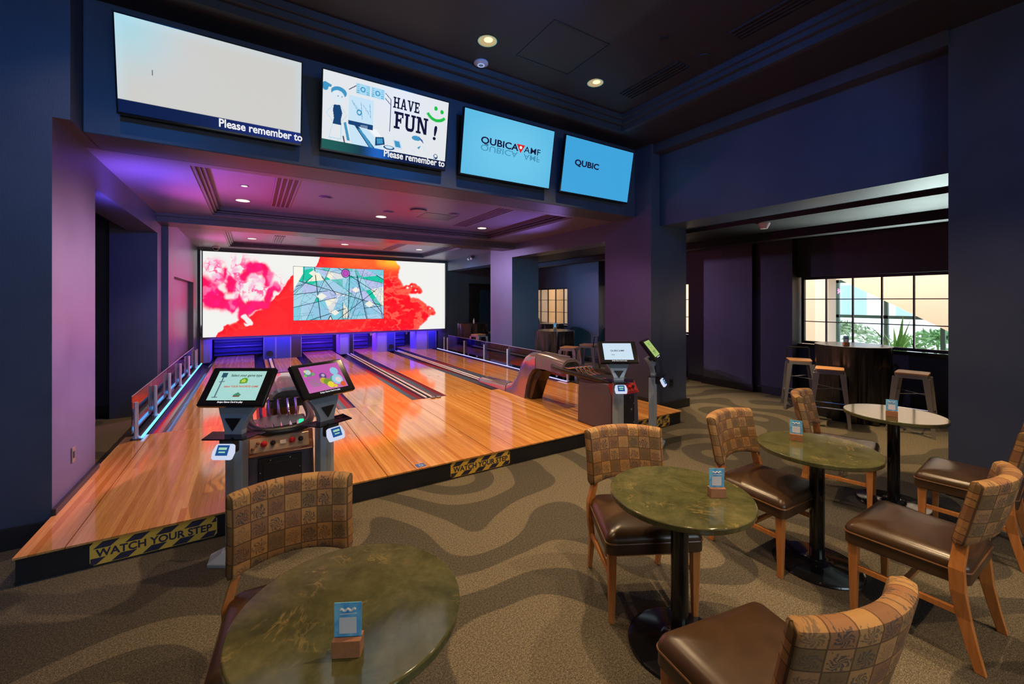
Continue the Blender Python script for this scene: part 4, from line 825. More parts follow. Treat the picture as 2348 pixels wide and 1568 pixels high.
# ------------------------------------------------------------------ ball lifts (hood + rack) and consoles
def ball_lift(cx, label, dx):
    t = thing('ball_return', label, 'ball return', (cx, 5.4, P_Z), group='ball returns')
    St = [((6.95, .172), (6.95, .17)), ((6.90, .235), (6.90, .17)), ((6.78, .265), (6.78, .17)), ((6.2, .285), (6.2, .17)), ((5.90, .30), (5.88, .17)), ((5.74, .35), (5.68, .17)), ((5.63, .45), (5.48, .17)), ((5.56, .58), (5.30, .17)),
          ((5.48, .71), (5.24, .38)), ((5.36, .82), (5.16, .54)), ((5.20, .885), (5.06, .64)), ((5.02, .905), (4.96, .68)), ((4.75, .90), (4.75, .69)), ((4.45, .875), (4.45, .68)), ((4.36, .865), (4.36, .68))]
    def ring(o, i, wd, k=1.0):
        r = []
        for a in np.linspace(-1, 1, 15):
            p = (1 - abs(a) ** 3.2) ** (1 / 2.2) if abs(a) < 1 else 0
            r.append((a * wd / 2 * k, i[0] + (o[0] - i[0]) * p - 5.4, i[1] + (o[1] - i[1]) * p - P_Z))
        r.append((0, i[0] - 5.4, i[1] - P_Z)); return r
    W = [.16, .24, .27, .28, .28, .28, .29, .30, .31, .32, .33, .35, .36, .37, .37]
    def part(a, b, name):
        MB().rings([ring(o, i, W[k + a]) for k, (o, i) in enumerate(St[a:b])]).build(name, M_HOOD, t, smooth=True)
    part(0, 5, 'tail_cover'); part(4, 12, 'hood_column'); part(11, 15, 'hood_nose')
    for k in (4, 11):
        o, i = St[k]; r = ring(o, i, W[k] + 0.006); MB().tube(r[:-1], 0.004, 5).build('seam_band', M_CAP, t)
    # dark mouth inside the nose and the open leg
    MB().rings([[(x * 0.82, y - dy, -0.0 + (z - (0.68 - P_Z)) * 0.8 + (0.68 - P_Z) + 0.004) for x, y, z in ring((4.36, .865), (4.36, .68), .37)] for dy in (0.0, 0.004)]).build('mouth', M_BLK, t)
    m = MB().prism([(5.26 - 5.4, 0.0), (5.18 - 5.4, 0.0), (5.04 - 5.4, 0.30), (4.90 - 5.4, 0.47), (5.02 - 5.4, 0.50), (5.20 - 5.4, 0.33)], -0.10, 0.10, 'x'); m.build('inner_chute', pm('chute_bronze', (0.035, 0.022, 0.014), 0.15, 0.2), t)
    # ball rack: oval bumper ring, bars and tray neck
    pts = []
    for k in range(48):
        a = 2 * PI * k / 48; ca, sa = math.cos(a), math.sin(a); n = 2 / 3.2
        pts.append((dx + 0.215 * math.copysign(abs(ca) ** n, ca), 4.02 - 5.4 + 0.60 * math.copysign(abs(sa) ** n, sa), 0.555 + 0.045 * (sa * 0.5 + 0.5)))
    MB().tube(pts, 0.030, 12, True).build('bumper_ring', M_RUB, t, smooth=True)
    for k, x in enumerate((-0.13, -0.07, 0.0, 0.07, 0.13)):
        MB().tube([(x * 0.9 + dx * 0.3, 4.50 - 5.4, 0.60), (x + dx * .6, 4.25 - 5.4, 0.605), (x + dx, 4.1 - 5.4, 0.59 + 0.05), (x + dx, 3.98 - 5.4, 0.56), (x * 0.9 + dx, 3.75 - 5.4, 0.55), (x * 0.8 + dx, 3.5 - 5.4, 0.56)], 0.011, 8).build('rack_bar', M_CHROME, t, smooth=True)
    MB().cyl((dx, 3.75 - 5.4, 0.47), (dx, 3.75 - 5.4, 0.54), 0.12, 0.10, 28).build('rack_collar', M_CAP, t, smooth=True)
    return t
ball_lift(0.29, 'glossy taupe ball return with oval rack, between the two left touch screens', -0.10)
ball_lift(3.68, 'glossy taupe arched ball return with oval rack near the right touch screens', -0.03)
M_TRIM = pm('console_copper', (0.42, 0.17, 0.10), 0.2, 0.4); M_REDG = pm('red_knob', (0.55, 0.02, 0.02), 0.1); M_BLKB = pm('black_knob', (0.02, 0.015, 0.015), 0.06)
def console(cx, label, redp):
    t = thing('ball_console', label, 'console', (cx, 3.37, 0), group='consoles at the platform step')
    H = 0.73; w0, w1 = 0.232, 0.215
    def rg(z, wd, y0, y1): return [(-wd, y0, z), (wd, y0, z), (wd, y1, z), (-wd, y1, z)]
    # the cabinet steps over the platform edge: front part stands on the carpet
    MB().rings([rg(0.0, 0.225, 0.0, 0.195), rg(P_Z + 0.002, 0.225, 0.0, 0.195)]).rings([rg(P_Z + 0.002, 0.225, 0.0, 0.58), rg(0.585, w1, 0.012, 0.58), rg(0.71, 0.205, 0.085, 0.56)]).build('cabinet', M_CONS, t, bevel=0.012)
    S = Matrix.Translation((0, 0.036, 0.645)) @ Matrix.Rotation(R(60), 4, 'X')
    MB().box(-0.215, 0.215, -0.075, 0.075, -0.004, 0.012, S).build('control_panel', M_TRIM if not redp else pm('console_red', (0.45, 0.04, 0.05), 0.15, 0.4), t, bevel=0.012, seg=3)
    MB().box(-0.185, 0.185, -0.05, 0.05, 0.012, 0.017, S).build('panel_inlay', pm('inlay_red' if redp else 'inlay_chrome', (0.85, 0.55, 0.36) if not redp else (0.7, 0.08, 0.08), 0.12, 0.5), t, bevel=0.004)
    for k, (x, mt) in enumerate([(-0.10, M_REDG), (-0.045, M_BLKB), (0.075, M_REDG), (0.13, M_BLKB)]):
        p = S @ Vector((x, 0.0, 0.034)); MB().sphere(tuple(p), 0.018 if mt is M_BLKB else 0.022, 8).build('knob', mt, t, smooth=True)
    p = S @ Vector((0.018, 0, 0.02)); MB().box(-0.002, 0.038, -0.016, 0.016, 0.017, 0.026, S).build('push_button', pm('button_ivory', (0.8, 0.6, 0.5), 0.2), t, bevel=0.004)
    for x in (-0.165, -0.135):
        MB().sphere(tuple(S @ Vector((x, -0.02 if x < -0.15 else 0.015, 0.022))), 0.012, 6).build('rivet', M_TRIM, t, smooth=True)
    d = MB().box(-0.135, 0.135, -0.010, 0.0, 0.10, 0.565).build('access_door', M_BLK, t, bevel=0.006)
    MB().box(-0.105, 0.105, -0.014, -0.010, 0.13, 0.53).build('door_panel', pm('door_black', (0.02, 0.02, 0.03), 0.3), d, bevel=0.003)
    MB().cyl((0.07, -0.024, 0.41), (0.07, -0.014, 0.41), 0.013, n=16).build('lock', M_CHROME, d, smooth=True)
    for (x, z) in [(-0.06, 0.548), (0.06, 0.548), (0.122, 0.47), (0.122, 0.25), (-0.122, 0.47), (-0.122, 0.25)]:
        MB().sphere((x, -0.011, z), 0.006, 5).build('bolt', M_CHROME, d, smooth=True)
    for (x, c) in ((-0.15, (1.0, 0.05, 0.35)), (0.15, (0.05, 0.9, 0.45))):
        MB().cyl((x, 0.19, 0.71), (x, 0.19, 0.755), 0.018, n=12).build('indicator_light', emi('indicator_%s' % ('pink' if x < 0 else 'green'), c, 1.0), t, smooth=True)
    MB().cyl((0, 0.33, 0.69), (0, 0.33, 0.735), 0.185, 0.18, 28).build('top_collar', M_CAP, t, smooth=True)
    return t
console(0.17, 'ball console with coppery control panel and black door between the left touch screens', False)
console(3.65, 'ball console with red control panel beside the right touch screens', True)

# ------------------------------------------------------------------ touch screen stands
def scr_game(u, v):
    x = u * 1.45; c = np.tile(s2l([176, 222, 212]), (len(u), 1)); c = lay(c, 0.4 * fbm(x * 6, v * 6, 3, 4), s2l([150, 210, 215])); D = s2l([40, 80, 100])
    for p in [((0.20, 0.16), (0.20, 0.88)), ((0.13, 0.90), (0.27, 0.90)), ((0.14, 0.38), (0.28, 0.36))]: c = lay(c, seg(x, v, *p) < 0.014, s2l([80, 110, 130]))
    c = lay(c, (abs(x - 0.21) < 0.08) & (abs(v - 0.14) < 0.08), D)
    c = lay(c, inpoly(x, v, [(0.74, 0.32), (0.80, 0.25), (0.90, 0.23), (0.97, 0.28), (0.98, 0.42), (0.76, 0.44)]), s2l([90, 160, 50])); c = lay(c, inpoly(x, v, [(0.79, 0.32), (0.86, 0.27), (0.93, 0.33), (0.91, 0.40), (0.80, 0.40)]), s2l([190, 210, 80]))
    c = lay(c, inpoly(x, v, [(0.72, 0.82), (0.84, 0.73), (0.96, 0.82), (0.90, 0.88), (0.76, 0.88)]), s2l([70, 140, 110])); c = lay(c, (abs(x - 0.83) < 0.10) & (abs(v - 0.87) < 0.02), s2l([120, 80, 60]))
    return c
def scr_party(u, v):
    x = u * 1.45; c = np.tile(s2l([190, 85, 175]), (len(u), 1)); c = lay(c, sm(0.5, 1.0, v) * 0.4, s2l([220, 130, 190]))
    def el(cx, cy, rx, ry, col, k=1.0):
        nonlocal c; c = lay(c, (np.hypot((x - cx) / rx, (v - cy) / ry) < 1) * k, s2l(col))
    # generic party motif: balloons, confetti, gift boxes (no character)
    for cx, cy, r, col in [(0.25, 0.24, 0.15, (90, 130, 130)), (0.17, 0.17, 0.05, (235, 210, 80)), (0.38, 0.18, 0.05, (220, 60, 60)), (0.25, 0.22, 0.10, (190, 205, 210)), (0.40, 0.32, 0.05, (90, 180, 90)), (0.12, 0.34, 0.05, (110, 190, 80))]: el(cx, cy, r, r * 1.0, col)
    for k in range(5): c = lay(c, (abs(v - 0.50 - 0.07 * k) < 0.018) & (abs(x - 0.30 - 0.02 * k) < 0.17) & (fbm(x * 40, v * 40, 2, k) > 0.42), s2l([120, 135, 120]))
    for cx, cy, r, col in [(0.70, 0.45, 0.13, (90, 60, 140)), (0.66, 0.62, 0.12, (190, 175, 50)), (0.78, 0.70, 0.14, (120, 150, 50)), (0.86, 0.82, 0.12, (235, 215, 60)), (0.72, 0.42, 0.06, (200, 170, 200)), (1.02, 0.62, 0.12, (60, 160, 130)),
                           (1.18, 0.32, 0.15, (140, 200, 225)), (1.17, 0.66, 0.20, (150, 205, 225)), (1.20, 0.68, 0.11, (225, 210, 215)), (1.30, 0.88, 0.10, (220, 90, 40)), (1.0, 0.90, 0.07, (235, 200, 60))]: el(cx, cy, r, r, col)
    return c
def scr_logo(u, v):
    x = u * 1.45; c = np.tile(s2l([205, 228, 245]), (len(u), 1)); return c
def scr_green(u, v):
    x = u * 1.45; c = np.tile(s2l([165, 195, 110]), (len(u), 1)); c = lay(c, (np.hypot(x - 0.72, v - 0.22) < 0.10), s2l([90, 150, 90]))
    for k in range(4): c = lay(c, (abs(v - 0.68 - k * 0.05) < 0.014) & (abs(x - 0.72) < 0.35 - 0.04 * k) & (fbm(x * 30, v * 10, 2, k) > 0.4), s2l([60, 90, 60]))
    return c
TS_M = screen_mat('touch_picture', 0.95)
M_CAPH = emi('card_reader_glow', (0.62, 0.68, 0.85), 1.0); M_BEZ = pm('bezel_black', (0.012, 0.012, 0.015), 0.12)
TXG = emi('screen_text_green', tuple(s2l([30, 60, 30])), 1.0); TXRR = emi('screen_text_brick', tuple(s2l([205, 80, 50])), 1.0)
def touch_stand(loc, rz, fn, txt, label):
    t = thing('touch_screen_stand', label, 'touch screen', loc, rz, 'touch screen stands')
    hx = [(-0.10, -0.13), (0.10, -0.13), (0.155, -0.02), (0.10, 0.10), (-0.10, 0.10), (-0.155, -0.02)]
    MB().rings([[(x, y, 0.0) for x, y in hx], [(x, y, 0.022) for x, y in hx], [(x * 0.55, y * 0.5, 0.055) for x, y in hx]]).build('base_plate', M_POST, t, bevel=0.004)
    MB().prism([(-0.055, -0.03), (-0.02, -0.045), (0.02, -0.045), (0.055, -0.03), (0.055, 0.035), (-0.055, 0.035)], 0.05, 0.79, 'z').build('post', M_POST, t, bevel=0.004)
    MB().box(-0.012, 0.012, -0.0475, -0.045, 0.06, 0.79).build('post_groove', pm('groove_light', (0.45, 0.48, 0.5), 0.3, 0.6), t)
    N = Matrix.Translation((0, -0.005, 0))
    nk = MB()
    st = [(0.785, 0.055, -0.005), (0.83, 0.058, -0.005), (0.88, 0.075, 0.0), (0.93, 0.10, 0.012), (0.975, 0.125, 0.035), (1.0, 0.13, 0.055)]
    nk.rings([[(-w_, y - 0.03, z), (w_, y - 0.03, z), (w_, y + 0.02, z), (-w_, y + 0.02, z)] for z, w_, y in st]).build('neck', M_POST, t, bevel=0.004)
    MB().prism([(-0.05, 0.905), (0.05, 0.905), (0.0, 0.825)], -0.043, -0.030, 'y').build('neck_inset', M_BLK, t)
    # monitor, tilted back 35 degrees
    S = Matrix.Translation((0, 0.005, 1.105)) @ Matrix.Rotation(R(52), 4, 'X')
    W, H = 0.42, 0.275
    mo = MB().box(-W / 2, W / 2, -H / 2, H / 2, -0.038, 0.0, S).build('monitor', M_BEZ, t, bevel=0.010, seg=3)
    sw, sh = 0.315, 0.208
    SS = S @ Matrix.Translation((0, 0.004, 0.0012))
    color_grid('screen', sw, sh, 110, 76, fn, SS, TS_M, mo)
    for s, size, x, y, mt, sx in txt: text('screen_text', s, size, mt, mo, SS @ Matrix.Translation((x, y, 0.0008)), 'CENTER', off=0.0004, ext=0.0001, sx=sx)
    # smoked glass shelf
    sp = [(-0.155, -0.02), (-0.13, 0.075), (0.13, 0.075), (0.155, -0.02), (0.10, -0.13), (-0.10, -0.13)]
    sp = [(-0.175, 0.03), (0.175, 0.03), (0.13, -0.13), (-0.13, -0.13)]
    MB().prism(sp, 0.795, 0.803, 'z', N).build('glass_shelf', M_SMOKE, t, bevel=0.002)
    # card reader
    cr = MB().box(-0.045, 0.045, -0.10, -0.045, 0.70, 0.79).build('card_reader', M_BLK, t, bevel=0.004)
    RS = Matrix.Translation((0, -0.135, 0.725)) @ Matrix.Rotation(R(62), 4, 'X')
    MB().prism([(-0.060, -0.045), (0.060, -0.045), (0.068, 0.0), (0.055, 0.05), (-0.055, 0.05), (-0.068, 0.0)], -0.03, 0.0, 'z', RS).build('glowing_shell', M_CAPH, cr, bevel=0.012, seg=3)
    MB().box(-0.036, 0.036, -0.022, 0.040, 0.0, 0.004, RS).build('reader_display', emi('reader_blue', (0.02, 0.10, 0.35), 0.8), cr)
    text('reader_text', 'TAP', 0.022, emi('reader_text', (0.4, 0.8, 0.5), 1.0), cr, RS @ Matrix.Translation((0, 0.004, 0.0048)), 'CENTER', ext=0.0001) if False else MB().box(-0.025, 0.025, 0.012, 0.026, 0.004, 0.0045, RS).box(-0.02, 0.02, -0.006, 0.002, 0.004, 0.0045, RS).build('reader_bars', emi('reader_text', (0.35, 0.65, 0.45), 1.0), cr)
    return t
SW = ('Swipe Game Card to play', 0.0155, 0.0, -0.121, TXW, 1.0)
touch_stand((-0.085, 3.25, 0), R(-32), scr_game, [('Select your game type', 0.0255, 0.035, 0.064, TXG, 0.90), ('Select YOUR FAVORITE GAME', 0.0185, 0.028, -0.014, TXRR, 0.92), SW], 'leftmost touch screen stand, pale green game menu, standing on the carpet')
touch_stand((0.445, 3.27, 0), R(28), scr_party, [SW], 'touch screen stand with a pink party picture, right of the left console')
touch_stand((3.39, 3.24, 0), R(-32), scr_logo, [('QUBICAMF', 0.026, -0.005, 0.0, TXN, 1.2), ('Loading', 0.011, -0.06, -0.045, TXN, 1.0), SW], 'touch screen stand with pale blue logo screen in front of the right console')
touch_stand((3.965, 3.25, 0), R(30), scr_green, [('SELECT', 0.025, 0, 0.0, TXRR, 1.0), ('GAME', 0.022, 0, -0.03, TXRR, 1.0), SW], 'touch screen stand seen from its side, green screen, right of the right console')

# ------------------------------------------------------------------ dining chairs
def rrect(w_, d_, r, n=6, back_round=0.0):
    p = []
    for cx, cy, a0 in ((w_ - r, d_ - r, 0), (-w_ + r, d_ - r, 90), (-w_ + r, -d_ + r, 180), (w_ - r, -d_ + r, 270)):
        for k in range(n + 1):
            a = R(a0 + 90 * k / n); p.append([cx + r * math.cos(a), cy + r * math.sin(a)])
    for q in p:
        if q[1] < 0: q[1] -= back_round * (1 - (q[0] / w_) ** 2) * (-q[1] / d_)
        q[0] *= 1 + 0.05 * (q[1] / d_)
    return p
def make_chair(label):
    t = thing('dining_chair', label, 'chair', (0, 0, 0), 0, 'plaid backed dining chairs at the marble tables')
    B = rrect(0.245, 0.225, 0.035, 6, 0.055)
    def rg(s_, z): return [(x * s_, y * s_, z) for x, y in B]
    zt = 0.47
    prof = [(0.97, 0.362), (1.0, 0.368), (1.0, 0.415), (0.998, 0.425), (1.004, 0.432), (0.99, 0.445), (0.955, 0.462), (0.88, 0.476), (0.70, 0.486), (0.45, 0.491), (0.15, 0.493)]
    seat = MB().rings([rg(a, z) for a, z in prof]).build('seat', M_LEATHER, t, smooth=True)
    MB().tube([(x * 1.006, y * 1.006, 0.424) for x, y in B], 0.0045, 6, True).build('seat_piping', M_PIPING, seat, smooth=True)
    for s in (-1, 1):
        MB().rings([[(s * 0.222 + a * h, 0.187 + b * h, z) for a, b in ((-1, -1), (1, -1), (1, 1), (-1, 1))] for z, h in ((0.0, 0.0135), (0.20, 0.018), (0.365, 0.0215))]).build('leg', M_LEG, t, bevel=0.003)
        ps = [(-0.272, 0.0, 0.016), (-0.246, 0.10, 0.018), (-0.220, 0.22, 0.021), (-0.204, 0.34, 0.023), (-0.200, 0.44, 0.023), (-0.208, 0.55, 0.021), (-0.222, 0.62, 0.018)]
        MB().rings([[(s * (0.218 + 0.016 * (z > 0.3) - 0.030 * (z > 0.5)) + a * h * 0.72, y + b * h * 1.15, z) for a, b in ((-1, -1), (1, -1), (1, 1), (-1, 1))] for y, z, h in ps]).build('leg', M_LEG, t, bevel=0.003)
        MB().box(s * 0.222 - 0.010, s * 0.222 + 0.010, -0.235, 0.175, 0.225, 0.252).build('stretcher', M_LEG, t, bevel=0.002)
    MB().box(-0.2, 0.2, -0.012, 0.012, 0.228, 0.248).build('stretcher', M_LEG, t, bevel=0.002)
    # curved padded back: plan arc wraps towards the sitter, both faces carry plaid fabric
    nx, nz = 22, 12; W = 0.47; Z0, Z1 = 0.540, 0.856; th = 0.033
    def pt(a, b, side):
        ang = a * R(33); rad = W / 2 / math.sin(R(33))
        e = 1 - 0.0 * b
        x = rad * math.sin(ang) * (1.0 + 0.03 * (b > 0) * b); cy = rad * (1 - math.cos(ang))
        z = (Z0 + Z1) / 2 + b * (Z1 - Z0) / 2; lean = -0.198 - (z - 0.5) * 0.22
        z += 0.012 * (1 - a * a) * (b if b > 0 else 0) - 0.03 * (1 - a * a) * (b if b < 0 else 0) * -1 * -1
        return x, lean - 0.055 + cy * 1.0, z, ang
    m = MB(); uv = []; rings = []
    ne = 4
    def prof_t(a, b):   # thickness fades at the rim so edges are rounded
        ea = max(0.0, (abs(a) - 0.93) / 0.07); eb = max(0.0, (abs(b) - 0.88) / 0.12)
        return th * math.sqrt(max(0.0, 1 - min(1.0, ea * ea + eb * eb)))
    A_ = list(np.linspace(-0.93, 0.93, nx)); A_ = [-1.0, -0.99, -0.965] + A_ + [0.965, 0.99, 1.0]
    B_ = list(np.linspace(-0.88, 0.88, nz)); B_ = [-1.0, -0.985, -0.94] + B_ + [0.94, 0.985, 1.0]
    for side in (1, -1):
        for b in B_:
            for a in A_:
                x, y, z, ang = pt(a, b, side); k = prof_t(a, b) * side
                m.v.append((x - math.sin(ang) * k, y + math.cos(ang) * k, z)); uv.append((a * 0.245 + 0.238 + 0.0, z * 1.0 + 0.01, 0))
    na, nb = len(A_), len(B_)
    for sd in (0, 1):
        o = sd * na * nb
        for j in range(nb - 1):
            for i in range(na - 1):
                q = (o + j * na + i, o + j * na + i + 1, o + (j + 1) * na + i + 1, o + (j + 1) * na + i); m.f.append(q if sd == 0 else q[::-1])
    m.uv = uv
    bk = m.build('backrest', M_FABRIC, t, smooth=True)
    for s in (-1, 1):     # dark welt down the two rear edges of the back
        pts = []
        for b in np.linspace(-0.9, 0.9, 12):
            x, y, z, ang = pt(0.93 * s, b, -1); k = -0.029; pts.append((x - math.sin(ang) * k, y + math.cos(ang) * k, z))
        MB().tube(pts, 0.0035, 6).build('back_welt', pm('welt_dark', (0.05, 0.03, 0.02), 0.6), bk, smooth=True)
    return t
# facing: local +y is the direction a sitter looks
chairs = [((0.135, 1.80), 176, 'plaid backed chair whose seat is tucked under the nearest left marble table'),
          ((1.858, 1.61), 152, 'plaid backed chair with brown leather seat at the left side of the middle marble table'),
          ((2.92, 1.443), 178, 'plaid backed chair with half shaded seat between the two middle marble tables'),
          ((4.196, 1.49), 194, 'farthest plaid backed chair, between the bar stools and the rear marble tables'),
          ((4.20, 0.775), 4, 'brown leather chair at the right edge, its back partly cut by another chair'),
          ((2.965, 0.735), 0, 'brown leather chair with rounded seat rear and orange legs at lower right'),
          ((1.435, 0.73), -11, 'nearest chair at the bottom edge, broad seat and pale lit plaid curved back')]
c0 = make_chair(chairs[0][2])
for i, ((x, y), a, lb) in enumerate(chairs):
    if i == 0: c0.location = (x, y, 0); c0.rotation_euler = (0, 0, R(a))
    else: dup(c0, (x, y, 0), R(a), lb)

# ------------------------------------------------------------------ marble tables with card holders
def make_table(label):
    t = thing('pedestal_table', label, 'table', (0, 0, 0), 0, 'round green marble tables')
    tp = MB().cyl((0, 0, 0.712), (0, 0, 0.740), 0.325, n=96).build('marble_top', M_MARBLE, t, smooth=True, bevel=0.005)
    MB().cyl((0, 0, 0.02), (0, 0, 0.70), 0.040, n=32).build('column', M_BLKG, t, smooth=True)
    MB().cyl((0, 0, 0.695), (0, 0, 0.712), 0.13, n=32).build('top_plate', M_BLK, t, smooth=True)
    MB().lathe([(0.235, 0.0), (0.24, 0.006), (0.236, 0.014), (0.22, 0.018), (0.10, 0.026), (0.055, 0.034), (0.045, 0.045), (0.01, 0.045)], 64).build('base', M_BLKG, t, smooth=True)
    return t
tables = [((0.255, 1.325), 'green marble table at the bottom left, nearest the camera'), ((1.745, 1.27), 'middle green marble table with yellow veins and a blue card'),
          ((3.02, 1.205), 'green marble table with grey blue sheen, left of the pale reflecting one'), ((4.46, 1.235), 'farthest marble table, its top mirroring the bright window')]
t0 = make_table(tables[0][1])
for i, ((x, y), lb) in enumerate(tables):
    if i == 0: t0.location = (x, y, 0)
    else: dup(t0, (x, y, 0), i * 1.3, lb)
M_CARDB = m_wood('card_blue', (0.02, 0.30, 0.75), (0.30, 0.75, 0.95), 0.3, (14, 14, 9))
def make_card(label):
    t = thing('card_holder', label, 'card holder', (0, 0, 0), 0, 'blue cards in wooden blocks on the marble tables')
    MB().box(-0.036, 0.036, -0.018, -0.0025, 0, 0.044).box(-0.036, 0.036, 0.0025, 0.018, 0, 0.044).box(-0.036, 0.036, -0.0025, 0.0025, 0, 0.012).build('wood_block', M_BLOCK, t, bevel=0.0015)
    c = MB().box(-0.035, 0.035, -0.001, 0.001, 0.012, 0.132).build('card', M_CARDB, t)
    MB().box(-0.022, 0.022, -0.0016, -0.001, 0.052, 0.094).build('white_square', WHT, c)
    m = MB().tube([(-0.020 + 0.040 * k / 12, -0.0016, 0.114 + 0.003 * math.sin(k * 1.3)) for k in range(13)], 0.003, 5)
    m.tube([(-0.020, -0.0016, 0.103), (0.022, -0.0016, 0.104)], 0.0016, 5); m.build('card_lettering', WHT, c)
    return t
cards = [((0.213, 1.150), -28, 'blue card in a wooden block on the nearest left marble table'), ((1.855, 1.151), -32, 'blue card in a wooden block on the middle marble table'),
         ((3.045, 1.335), -62, 'small card holder on the left side of the grey green marble table'), ((4.33, 1.21), -72, 'small card holder on the pale reflecting farthest marble table')]
k0 = make_card(cards[0][2])
for i, ((x, y), a, lb) in enumerate(cards):
    if i == 0: k0.location = (x, y, 0.7402); k0.rotation_euler = (0, 0, R(a))
    else: dup(k0, (x, y, 0.7402), R(a), lb)

# ------------------------------------------------------------------ high tables under black cloths, metal stools
def cloth_table(loc, r, h, seed, label, clabel):
    t = thing('cocktail_table', label, 'table', (loc[0], loc[1], 0), 0, 'high round tables under black cloths')
    MB().cyl((0, 0, h - 0.03), (0, 0, h - 0.006), r - 0.012, n=48).build('tabletop', M_BLK, t)
    MB().cyl((0, 0, 0.0), (0, 0, h - 0.03), 0.04, n=16).build('column', M_BLK, t); MB().cyl((0, 0, 0.0), (0, 0, 0.03), 0.2, n=24).build('base', M_BLK, t)
    rnd = random.Random(seed); ph = [rnd.uniform(0, 6.28) for _ in range(4)]
    def fr(q, z, a):
        if q < r * 0.98: return q
        k = min(1.0, max(0.0, (h - z) / h)) ** 0.7
        return r * (1 - 0.10 * k) + k * (0.030 * math.sin(11 * a + ph[0]) + 0.026 * math.sin(17 * a + ph[1] + 1.3 * k) + 0.016 * math.sin(29 * a + ph[2])) + 0.004
    prof = [(0.02, h)] + [(r * s_, h) for s_ in (0.5, 0.9, 0.97)] + [(r, h - 0.004)] + [(r, h - 0.02 - (h - 0.03) * k / 22) for k in range(23)]
    m = MB(); n = 160; vs = []
    for (q, z) in prof:
        for i in range(n):
            a = 2 * PI * i / n; rr = fr(q, z, a); vs.append((rr * math.cos(a), rr * math.sin(a), z))
    fs = [(j * n + i, j * n + (i + 1) % n, (j + 1) * n + (i + 1) % n, (j + 1) * n + i) for j in range(len(prof) - 1) for i in range(n)] + [tuple(range(n))]
    m._add(vs, fs); o = m.build('tablecloth', M_SATIN, smooth=True, loc=(loc[0], loc[1], 0)); tag(o, clabel, 'tablecloth', 'black satin tablecloths')
    return t
cloth_table((7.26, 2.46), 0.435, 1.04, 1, 'high round table covered by black cloth before the near window', 'shiny black pleated cloth on the high table before the near window')
cloth_table((5.53, 7.12), 0.43, 1.03, 2, 'high round table covered by black cloth beside the glass rail', 'black pleated cloth on the high table beside the right glass rail')
cloth_table((7.05, 9.35), 0.43, 1.04, 3, 'high round table under black cloth below the far window', 'black pleated cloth on the table below the far window')
cloth_table((5.62, 11.2), 0.46, 1.0, 4, 'high round table under black cloth in the far corner by the video wall', 'black pleated cloth on the farthest table right of the video wall')
M_TOLIX = pm('stool_metal', (0.45, 0.44, 0.48), 0.25, 0.75)
def make_stool(label, back=False):
    t = thing('bar_stool', label, 'stool', (0, 0, 0), 0, 'metal bar stools with wooden seats')
    MB().prism([(x, y) for x, y in rrect(0.155, 0.155, 0.03, 5)], 0.735, 0.757, 'z').build('seat', M_STOOLW, t, bevel=0.004)
    MB().rings([[(x * s_, y * s_, z) for x, y in rrect(0.155, 0.155, 0.03, 5)] for s_, z in ((1.0, 0.69), (0.99, 0.735))]).build('apron', M_TOLIX, t, bevel=0.002)
    def lp(sx, sy, z): k = 0.137 + (0.72 - z) / 0.72 * 0.075; return Vector((sx * k, sy * k, z))
    for sx in (-1, 1):
        for sy in (-1, 1):
            rg = []
            for z, h in ((0.0, 0.014), (0.03, 0.017), (0.35, 0.023), (0.70, 0.033)):
                c = lp(sx, sy, z)
                rg.append([(c.x + sx * h, c.y + sy * h, z), (c.x + sx * h, c.y - sy * h, z), (c.x + sx * (h - 0.008), c.y - sy * h, z), (c.x + sx * (h - 0.010), c.y + sy * (h - 0.010), z), (c.x - sx * h, c.y + sy * (h - 0.008), z), (c.x - sx * h, c.y + sy * h, z)])
            MB().rings(rg).build('leg', M_TOLIX, t)
    a = [lp(sx, sy, 0.25) for sx, sy in ((-1, -1), (1, -1), (1, 1), (-1, 1))]
    for i in range(4): MB().cyl(a[i], a[(i + 1) % 4], 0.008, n=8).build('footrest', M_TOLIX, t)
    c1 = lp(-1, -1, 0.5), lp(1, 1, 0.5); c2 = lp(1, -1, 0.48), lp(-1, 1, 0.48)
    MB().cyl(c1[0], c1[1], 0.005, n=6).cyl(c2[0], c2[1], 0.005, n=6).build('cross_brace', M_TOLIX, t)
    if back: MB().tube([(-0.15, 0.15, 0.72), (-0.15, 0.17, 0.90), (-0.13, 0.175, 0.925), (0.13, 0.175, 0.925), (0.15, 0.17, 0.90), (0.15, 0.15, 0.72)], 0.010, 8).build('back_hoop', M_BLK, t)
    return t
s0 = make_stool('metal bar stool with wooden seat in front of the near high table, centre')
s0.location = (6.61, 2.49, 0); s0.rotation_euler = (0, 0, R(20))
dup(s0, (7.13, 1.79, 0), R(8), 'metal bar stool right of the near high table, red and blue glints on its legs')
dup(s0, (5.32, 6.36, 0), R(30), 'metal bar stool before the high table by the right glass rail')
dup(s0, (5.24, 10.1, 0), R(10), 'small wooden seated stool before the farthest high table')
dup(s0, (6.1, 10.7, 0), R(10), 'wooden seated stool half behind the lavender column, far right corner')
s1 = make_stool('metal bar stool left of the near high table with a low back hoop', True)
s1.location = (7.22, 3.12, 0); s1.rotation_euler = (0, 0, R(-60))
dup(s1, (5.98, 6.55, 0), R(210), 'metal stool with a back hoop, right of the table by the glass rail')
